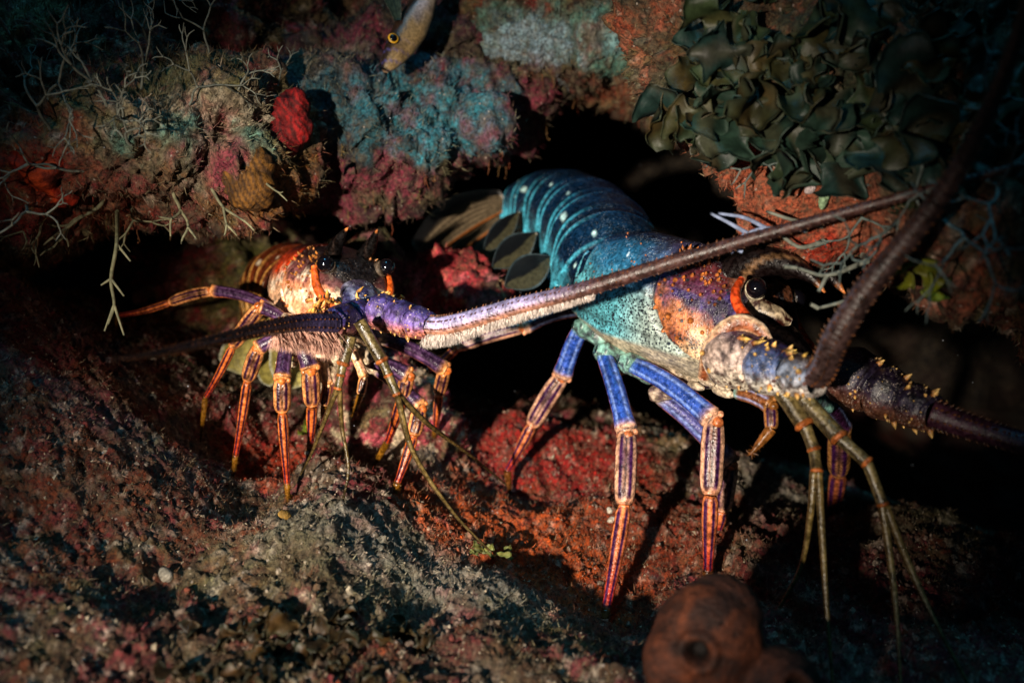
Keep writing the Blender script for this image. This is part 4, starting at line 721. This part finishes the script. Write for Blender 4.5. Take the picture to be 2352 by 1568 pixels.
# ------------------------------------------------------------------ branching algae
ALGA_LABELS = {(560,200): 'small forked alga standing on the ledge just above the red sponge', (640,190): 'tiny forked alga sprig on the crest over the red sponge', (300,330): 'forked alga sprouting beside the grey-green crust patch', (430,230): 'forked alga on the ledge crest above the grey-green crust patch',
  (60,480): 'forked alga spreading below the dull orange-red sponge', (180,400): 'forked alga growing beside the dull orange-red sponge', (240,470): 'thickest olive forked alga hanging like a fishbone under the ledge lip', (580,405): 'short forked alga hanging beneath the ochre ribbed sponge',
  (490,440): 'olive forked alga hanging just beside the ochre ribbed sponge', (1780,330): 'forked alga stretching off the buttress edge towards the cave mouth', (2060,520): 'forked alga under the buttress near the yellow-green leaflets'}
def branching(px, py, d2, size, r0, col, label, group, depth=5, off=.0, name='branching_alga', rs=None):
    base, n_ = surf(px, py); rs = rs or np.random.default_rng(int(px * 7 + py)); mb = MB(); base = base + unit(CAM - base) * off
    dr = unit(RIGHT * d2[0] - UPV * d2[1] - FWD * d2[2])
    def grow(p, d, L, r, k):
        q = [p]; dd = d
        for _ in range(3): dd = unit(dd + rs.normal(size=3) * .16); q.append(q[-1] + dd * L / 3)
        cc = col * (.75 + .5 * rs.random()); tube(mb, q, [r, r * .85, r * .8, r * (.75 if k else .5)], 7, 8, colf=cc)
        if k == 0: return
        ax = unit(np.cross(dd, rs.normal(size=3) * .5 + (CAM - p))); a = .35 + .35 * rs.random()
        for sg in (-1, 1):
            if rs.random() < .90 or k > 2: grow(q[-1], unit(dd * math.cos(a) + ax * sg * math.sin(a) + rs.normal(size=3) * .12), L * (.62 + .3 * rs.random()), r * .80, k - 1)
        return
    grow(base - dr * .004, dr, size, r0, depth)
    label = ALGA_LABELS.get((px, py), label); return tag(mb.build(name, M_BRANCH, origin=base), label, 'algae', group)
GREYA, BL = lin('#6f7268'), lin('#7d8aa8')
g1_ = 'forked algae on the brown ledge'; l1 = 'pale grey forked alga growing on the brown ledge above the reddish lobster'
for (px, py, d2, sz, r, dp) in ((330,190,(.3,-.8,.5),.020,.0011,4),(240,230,(-.3,-.7,.6),.022,.0012,4),(120,300,(-.2,-.5,.7),.022,.0012,4),(430,230,(.6,-.6,.5),.020,.0010,4),(560,200,(.4,-.9,.3),.014,.0009,3),(300,330,(.2,-.3,.9),.018,.0011,4),(180,400,(-.4,.2,.8),.020,.0011,4),(60,480,(.5,.3,.8),.022,.0012,4),(350,120,(-.2,-.6,.8),.024,.0012,5),(480,120,(.1,-.8,.6),.02,.001,4),(60,150,(.3,-.6,.8),.025,.0012,5),(200,120,(.2,-.5,.8),.026,.0012,5),(280,270,(.5,-.4,.8),.02,.0011,5),(640,190,(.3,-.9,.2),.012,.0008,3),(110,230,(.6,-.3,.8),.022,.0011,5)):
    branching(px, py, d2, sz, r, GREYA * .8, l1, g1_, dp)
l2 = 'olive forked alga hanging from the lower lip of the brown ledge'; g2_ = 'forked algae hanging below the brown ledge'
for (px, py, d2, sz, r, dp) in ((240,470,(.1,1.,.4),.020,.0018,3),(400,455,(.5,.9,.4),.020,.0015,2),(490,440,(.6,.8,.3),.020,.0014,2),(580,405,(.6,.6,.3),.016,.0011,2),(140,480,(-.5,.8,.5),.020,.0013,3),(310,480,(.2,1.,.3),.016,.0012,3)):
    branching(px, py, d2, sz, r, lin('#77745a'), l2, g2_, dp)
mb = MB(); pth = [P(268,560,.62), P(255,640,.62), P(262,700,.62), P(248,745,.62)]; tube(mb, [surf(275,490)[0]] + pth, [.0016, .0013, .0012, .0010, .0008], 8, 40, colf=lin('#6a684e'))
for (i, q) in ((0, (300,600)), (1, (285,680)), (2, (240,760)), (1, (232,655)), (2, (285,770))): tube(mb, [pth[i], P(*q, .62)], [.0010, .0006], 7, 8, colf=lin('#77745a'))
tag(mb.build('branching_alga', M_BRANCH, origin=pth[0]), 'long straggly alga strand dangling to the toe of the reddish lobster', 'algae')
l3 = 'pale blue-grey forked alga on the rusty rock buttress'; g3_ = 'forked algae on the rock buttress'
for (px, py, d2, sz, r, dp) in ((1780,330,(-.9,-.1,.4),.022,.0014,3),(1900,350,(.7,.0,.6),.022,.0013,4),(1960,400,(.4,.4,.7),.020,.0012,4),(2080,330,(.2,.8,.5),.024,.0013,4),(2200,330,(.2,-.5,.8),.026,.0014,5),(2260,400,(.3,.5,.8),.026,.0014,5),(1960,470,(-.2,.5,.8),.018,.0011,4),(2060,520,(-.6,.6,.5),.020,.0012,4),(2180,520,(.4,.5,.7),.022,.0012,4),(1800,320,(-.6,.4,.4),.018,.0011,3),(2300,300,(.0,.3,.9),.024,.0013,5)):
    branching(px, py, d2, sz, r, lin('#5f6a66'), l3, g3_, dp)
for (px, py, pts2, lab) in ((1850,530, [[(1850,528),(1760,524),(1715,535)],[(1715,535),(1675,512),(1632,490)],[(1760,524),(1710,500),(1650,490)],[(1715,535),(1698,550),(1690,572)],[(1690,572),(1705,578)],[(1690,572),(1678,580)]], 'bright blue forked alga twig reaching across the dark cave mouth'),
      (1990,590, [[(1990,600),(1900,632),(1830,615)],[(2020,605),(1960,680),(1880,708)],[(1960,680),(1985,700)],[(1880,708),(1862,698)],[(1900,632),(1880,670)],[(1830,615),(1800,612)]], 'grey forked alga hanging beside the eye horns of the blue lobster'),
      (1870,560, [[(1890,555),(1840,568),(1800,545),(1790,535)],[(1890,520),(1820,505),(1760,485)]], 'thin curved alga stalk at the edge of the rusty buttress')):
    mb = MB(); b_, _ = surf(px, py); dd = (b_ - CAM) @ FWD
    for k, pl in enumerate(pts2): tube(mb, [P(x, y, dd - .01) for x, y in pl], [.0016 - .0001 * k, .0012, .0009][:max(2, len(pl))], 9, 18, colf=(BL if k < 6 and px == 1850 else lin('#767a70')))
    tube(mb, [b_ + .004 * FWD, P(*pts2[0][0], dd - .01)], [.002, .002], 8, 6, colf=lin('#767a70'))
    tag(mb.build('branching_alga', M_BRANCH, origin=b_), lab, 'algae')

# ------------------------------------------------------------------ leafy algae: each clump a thing, each blade a part
def leafy(label, spots, cols, seed, group=None):
    rs = np.random.default_rng(seed); o = surf(*spots[0][:2])[0]; t = thing('leafy_alga', label, 'algae', o, group)
    for (px, py, ang, L, wd) in spots:
        b_, n_ = surf(px, py); a = math.radians(ang); out_ = unit(CAM - b_); dr = unit(RIGHT * math.cos(a) - UPV * math.sin(a) + out_ * .45)
        col = cols[rs.integers(len(cols))] * (.7 + .6 * rs.random()); c2 = mixc(col, lin('#465a4c'), .35)
        m = MB(); blade(m, b_ - out_ * -.003, b_ + out_ * .006 + dr * L, wd, out_ + rs.normal(size=3) * .75, lambda T, v: mixc(mixc(np.broadcast_to(col, T.shape + (3,)), c2, sst(.5, 1., np.abs(v)) * .6), lin('#5a3a16'), sst(.2, .8, np.sin(T * 5 + v * 2 + px)) * .22),
                 18, 13, .30 * (rs.random() - .2), 1.1 * (rs.random() - .3), wav=.4 + .7 * rs.random(), prof=lambda q: np.interp(q, [0, .12, .45, .8, .94, 1], [.15, .4, .8, 1., .9, .5]), seed=px * .1, thick=.0005)
        m.build('frond', M_ALGA, t)
    return t
rs = np.random.default_rng(77)
def spots(x0, x1, y0, y1, n, L=(.026, .046)):
    r = []
    for k in range(n):
        L_ = rs.uniform(*L); r.append((rs.uniform(x0, x1), rs.uniform(y0, y1), rs.uniform(70, 220), L_, L_ * rs.uniform(.28, .45)))
    return r
greens = [lin('#1a2a22'), lin('#20342a'), lin('#2a3620'), lin('#30301a'), lin('#182e2a')]
leafy('dark green leafy alga clump hanging over the corner where lintel meets buttress', spots(1585, 1760, 20, 330, 34, (.014, .042)), greens, 1)
leafy('broad olive leafy alga clump spread across the front of the rock buttress', spots(1760, 2040, -10, 350, 42, (.014, .046)), greens, 2)
leafy('shaded green leafy alga clump behind the raised antenna', spots(2040, 2380, -10, 420, 42, (.014, .046)), greens, 3)
leafy('small yellow-green leafy alga hanging beside the raised antenna', [(2085, 600, 100, .018, .0065), (2110, 600, 60, .020, .0075), (2130, 600, 85, .024, .0060), (2075, 605, 130, .014, .004)], [lin('#6f7418')], 4)
leafy('yellow-green star-shaped alga scrap lying on the rusty floor', [(1105, 1255, a, .009, .0026) for a in (-20, 30, 170, 215)] + [(1130, 1262, 5, .014, .002), (1160, 1262, -40, .008, .0025), (1165, 1264, 40, .008, .0025)], [lin('#6a6e38')], 5)
leafy('tiny lime green alga sprig beside the legs of the reddish lobster', [(700, 985, 250, .008, .0035), (703, 975, 290, .008, .0035), (705, 990, 200, .006, .003)], [lin('#8a9a30')], 6)
leafy('brown ruffled alga clump low on the grey floor rock', spots(430, 1000, 1390, 1560, 60, (.010, .020)), [lin('#2c2010'), lin('#382a14'), lin('#241c0e')], 7)

# ------------------------------------------------------------------ the fish
def fish():
    ax0, ax1 = P(884, 162, .745), P(1010, -70, .78); d = ax1 - ax0; L = np.linalg.norm(d); d = d / L
    vw = unit(CAM - (ax0 + ax1) / 2); sd = unit(np.cross(d, vw)); vw = np.cross(sd, d)            # sd: back side towards the dark edge
    t = thing('puffer_fish', 'small tan and brown puffer fish nosing down over the teal ledge', 'fish', ax0 + d * L * .4)
    n, ns = 60, 36; s = np.linspace(0, 1, n); th = np.arange(ns) * 2 * math.pi / ns; S, TH = np.meshgrid(s, th, indexing='ij')
    h = np.interp(s, [0, .03, .12, .25, .42, .6, .8, 1], [.0032, .0052, .0090, .0124, .0140, .0114, .0062, .0036]); wd = h * np.interp(s, [0, .3, 1], [.8, .85, .6])
    C = ax0 + d * (S * L)[..., None] + sd * (.0025 * np.sin(S * 3))[..., None]
    V = C + sd * (np.cos(TH) * h[:, None])[..., None] + vw * (np.sin(TH) * wd[:, None])[..., None]
    cs = np.cos(TH); nz = fbm(V.reshape(-1, 3), 120, 3, 3).reshape(S.shape)
    pick = -1 if (sd @ RIGHT) > 0 else 1; up = cs * pick                                      # up>0: dark back
    c = mixc(np.broadcast_to(lin('#6e5c40'), S.shape + (3,)), lin('#9a96a0'), sst(.35, .7, S + .1 * nz)); c = mixc(c, lin('#8a7450'), sst(.2, -.6, up) * .7); c = mixc(c, lin('#241a14'), sst(.35, .62, up + .12 * nz))
    c = mixc(c, lin('#4a4a8a'), .5 * sst(.75, .95, np.sin(S * 70 + TH * 2)) * sst(.34, .1, S)); c = mixc(c, lin('#33251a'), .5 * sst(.3, .6, nz))
    m = MB(); m.add(V.reshape(-1, 3), grid_f(n, ns, True), c.reshape(-1, 3)); m.add((ax0 - d * .002)[None], np.zeros((0, 4), int), lin('#9a7a60'))
    m.f3.append(np.array([[n * ns, (j + 1) % ns, j] for j in range(ns)])); m.build('body', M_FISH, t)
    back = sd * pick
    ec = ax0 + d * L * .20 + back * .0062 + vw * .0105; m = MB(); ball(m, ec, .0042, 14, 18, lin('#050508')); e = m.build('eye', M_EYE, t)
    m = MB(); a = np.linspace(0, 2 * math.pi, 25)[:-1]; c0 = ec + vw * .0016; R1 = np.array([c0 + (d * math.cos(q) + back * math.sin(q)) * .0034 for q in a] + [c0 + (d + back * 0) * .0034]); tube(m, R1, [.0010], 8, 48, colf=lin('#b88a1c'), ref=vw); m.build('iris', M_FISH, e)
    fin = lambda T, v: mixc(np.broadcast_to(lin('#1c2a28'), T.shape + (3,)), lin('#3c4a3c'), .5 * (np.sin(v * 22) > 0))
    m = MB(); b_ = ax0 + d * L * .36 + back * .010 + vw * .010; blade(m, b_, b_ + back * .014 + d * .014 + vw * .004, .008, vw, fin, 12, 13, .1, .1, prof=lambda q: .35 + .65 * q); m.build('pectoral_fin', M_FAN, t)
    m = MB(); b_ = ax0 + d * L * .78 + back * .006; blade(m, b_, b_ + back * .012 + d * .008, .006, vw, fin, 10, 9, .1, .05, prof=lambda q: .5 + .5 * q); m.build('dorsal_fin', M_FAN, t)
    m = MB(); blade(m, ax1 - d * .003, ax1 + d * .024, .010, vw, fin, 12, 13, .05, .05, prof=lambda q: .4 + .6 * q); m.build('tail_fin', M_FAN, t)
fish()
# the black-bodied small sponge tube under its snout is only shade: nothing built there

# ------------------------------------------------------------------ turf, hanging filaments, grit, drifting specks
def turf(V, Nn, Cc, k, label, L=(.0016, .0045), seed=1, up=.25):
    i = np.where(inview(V))[0]; z = (V[i] - CAM) @ FWD; vis = (Nn[i] * unit(CAM - V[i])).sum(1) > -.15; i = i[vis & (z < 1.15)]
    dn = fbm(V[i], 30, 3, seed) + rng.random(len(i)) * 1.2; i = i[np.argsort(-dn)[:max(k, len(i) // 2)]]; i = rng.choice(i, k)
    col = mixc(Cc[i] * rng.uniform(.6, 1.8, (k, 1)), lin('#8a8468'), rng.random(k) ** 3 * .8)
    m = MB(); hairs(m, V[i] + rng.normal(size=(k, 3)) * .0006, Nn[i] + rng.normal(size=(k, 3)) * .7 + [0, 0, up], rng.uniform(*L, k), rng.uniform(.00012, .00034, k), col, bend=rng.normal(size=(k, 3)) * .25)
    return tag(m.build('turf_algae', M_TURF), label, 'algae', kind='stuff')
FN = np.stack([-np.gradient(FZ.reshape(GX.shape), gx, axis=0).ravel(), -np.gradient(FZ.reshape(GX.shape), gy, axis=1).ravel(), np.ones(len(FP))], -1); FN = unit(FN)
turf(FP, FN, fc, 110000, 'short fuzzy turf algae over the reef floor', seed=2)
for nm, k, lab in (('reef_overhang21', 42000, 'short turf algae on the brown ledge'), ('reef_ledge33', 46000, 'short turf algae on the rear ledge'), ('cave_lintel47', 42000, 'short turf algae on the cave lintel'), ('reef_buttress59', 20000, 'short turf algae on the rock buttress'), ('rear_boulder71', 14000, 'short turf algae on the red boulder'), ('pink_rock83', 6000, 'short turf algae on the pink rock')):
    V, Nn, Cc = ROCKS[nm]; turf(V, Nn, Cc, k, lab, L=(.002, .008) if k > 40000 else (.0016, .005), seed=len(nm))
# filaments that hang from the undersides
m = MB(); rs = np.random.default_rng(9)
for nm, k in (('cave_lintel47', 170), ('reef_overhang21', 120), ('reef_ledge33', 130)):
    V, Nn, Cc = ROCKS[nm]; i = np.where(inview(V) & (Nn[:, 2] < -.55) & ((Nn * unit(CAM - V)).sum(1) > -.5) & (((V - CAM) @ FWD) < .95))[0]
    if len(i) == 0: continue
    for j in rs.choice(i, k):
        p = V[j]; L = rs.uniform(.004, .020) * (1 if rs.random() > .3 else .5); q = [p + [0, 0, .002]]
        for _ in range(4): q.append(q[-1] + np.array([rs.normal() * .18, rs.normal() * .18, -1]) * L / 4)
        col = mixc(lin('#6a5a34'), lin('#7a3a24'), rs.random()); tube(m, q, [.0004, .0003, .0002], 5, 9, colf=col)
        if rs.random() > .6:
            for x in q[1:]: ball(m, x + rs.normal(size=3) * .0009, .0007, 5, 6, col)
tag(m.build('hanging_algae', M_BRANCH), 'thin beaded filaments dangling from the ledge undersides', 'algae', kind='stuff')
# shell grit
k = 12000; i = np.where(inview(FP) & (((FP - CAM) @ FWD) < 1.1))[0]; i = rng.choice(i, k); sz = rng.uniform(.0004, .0013, k) * (1 + (rng.random(k) > .96) * 1.3)
tet = unit(np.array([[1, 1, 1], [1, -1, -1], [-1, 1, -1], [-1, -1, 1.]])); V = FP[i][:, None] + FN[i][:, None] * .0004 + (tet[None] * rng.uniform(.4, 1.2, (k, 4, 3)) + rng.normal(size=(k, 4, 3)) * .3) * sz[:, None, None]
cc = mixc(np.broadcast_to(lin('#b8a890'), (k, 3)), fc[i] * 1.6, (rng.random(k) < .6) * .85); m = MB(); m.add(V.reshape(-1, 3), (np.array([[0, 1, 2], [0, 3, 1], [0, 2, 3], [1, 3, 2]])[None] + (np.arange(k) * 4)[:, None, None]).reshape(-1, 3), np.repeat(cc, 4, 0))
tag(m.build('shell_grit', M_TURF, smooth=False), 'pale shell grit scattered over the reef floor', 'grit', kind='stuff')
# knobs of rubble crust on the floor
k = 9000; i = np.where(inview(FP) & (((FP - CAM) @ FWD) < 1.0))[0]; cl = fbm(FP[i], 22, 3, 66) + .7 * rng.random(len(i)); i = rng.choice(i[cl > np.quantile(cl, .45)], k)
b5 = MB(); ball(b5, np.zeros(3), 1., 5, 7); u5, f5 = b5.v[0], b5.f4[0]; sz = .0009 + .0022 * rng.random(k) ** 2.5
V = FP[i][:, None] - FN[i][:, None] * (sz * .2)[:, None, None] + u5[None] * sz[:, None, None] * rng.uniform(.6, 1.25, (k, 1, 3)) + rng.normal(size=(k, len(u5), 3)) * (sz * .16)[:, None, None]
cc = mixc(fc[i] * rng.uniform(.5, 1.7, (k, 1)), PALE * .7, (rng.random(k) < .12) * .7); m = MB(); m.add(V.reshape(-1, 3), (f5[None] + (np.arange(k) * len(u5))[:, None, None]).reshape(-1, 4), np.repeat(cc, len(u5), 0))
tag(m.build('rubble_crust', M_ROCK), 'small knobs of crusted rubble all over the reef floor', 'rubble', kind='stuff')
# drifting specks in the water
m = MB(); rs = np.random.default_rng(4)
for _ in range(90): ball(m, P(rs.uniform(100, 2300), rs.uniform(60, 1300), rs.uniform(.55, 1.1)), rs.uniform(.00025, .0007), 5, 6, lin('#8a8f98'))
tag(m.build('marine_snow', M_TURF), 'fine pale specks drifting in the water', 'particles', kind='stuff')
# a few distinct shells and scraps
def shell(px, py, r, col, label):
    p, n_ = surf(px, py); m = MB(); a = unit(rs.normal(size=3)); 
    ball(m, p + n_ * r * .25, np.array([r, r * .75, r * .5]), 12, 16, M=np.linalg.qr(rs.normal(size=(3, 3)))[0], colf=lambda V: mixc(np.broadcast_to(col, (len(V), 3)), col * .55, sst(-.2, .5, np.sin(V[:, 0] * 16 + 3 * V[:, 1]))))
    m.v[-1] = m.v[-1] + unit(m.v[-1] - p) * (.12 * r * fbm(m.v[-1], 400, 2, 3))[:, None]; return tag(m.build('shell_fragment', M_SPONGE, origin=p), label, 'shell')
shell(1402, 1190, .0042, lin('#c8c0b0'), 'upper of two white shell scraps beside the straight striped leg')
shell(1405, 1170, .0032, lin('#c8c0b0'), 'white shell scrap on the rusty floor beside the striped leg')
shell(1890, 452, .0060, lin('#9ab890'), 'pale green glossy shell stuck on the rusty rock buttress')
shell(1862, 440, .0040, lin('#b8a8a8'), 'pinkish white shell scrap next to the pale green shell')
shell(380, 1320, .0055, lin('#8a8478'), 'dull grey shell scrap on the shaded floor rock')
shell(650, 1180, .0050, lin('#8a6a30'), 'tan pebble at the toe of the reddish lobster')
shell(2050, 290, .0065, lin('#7ab0b8'), 'light turquoise scrap under the leafy algae')
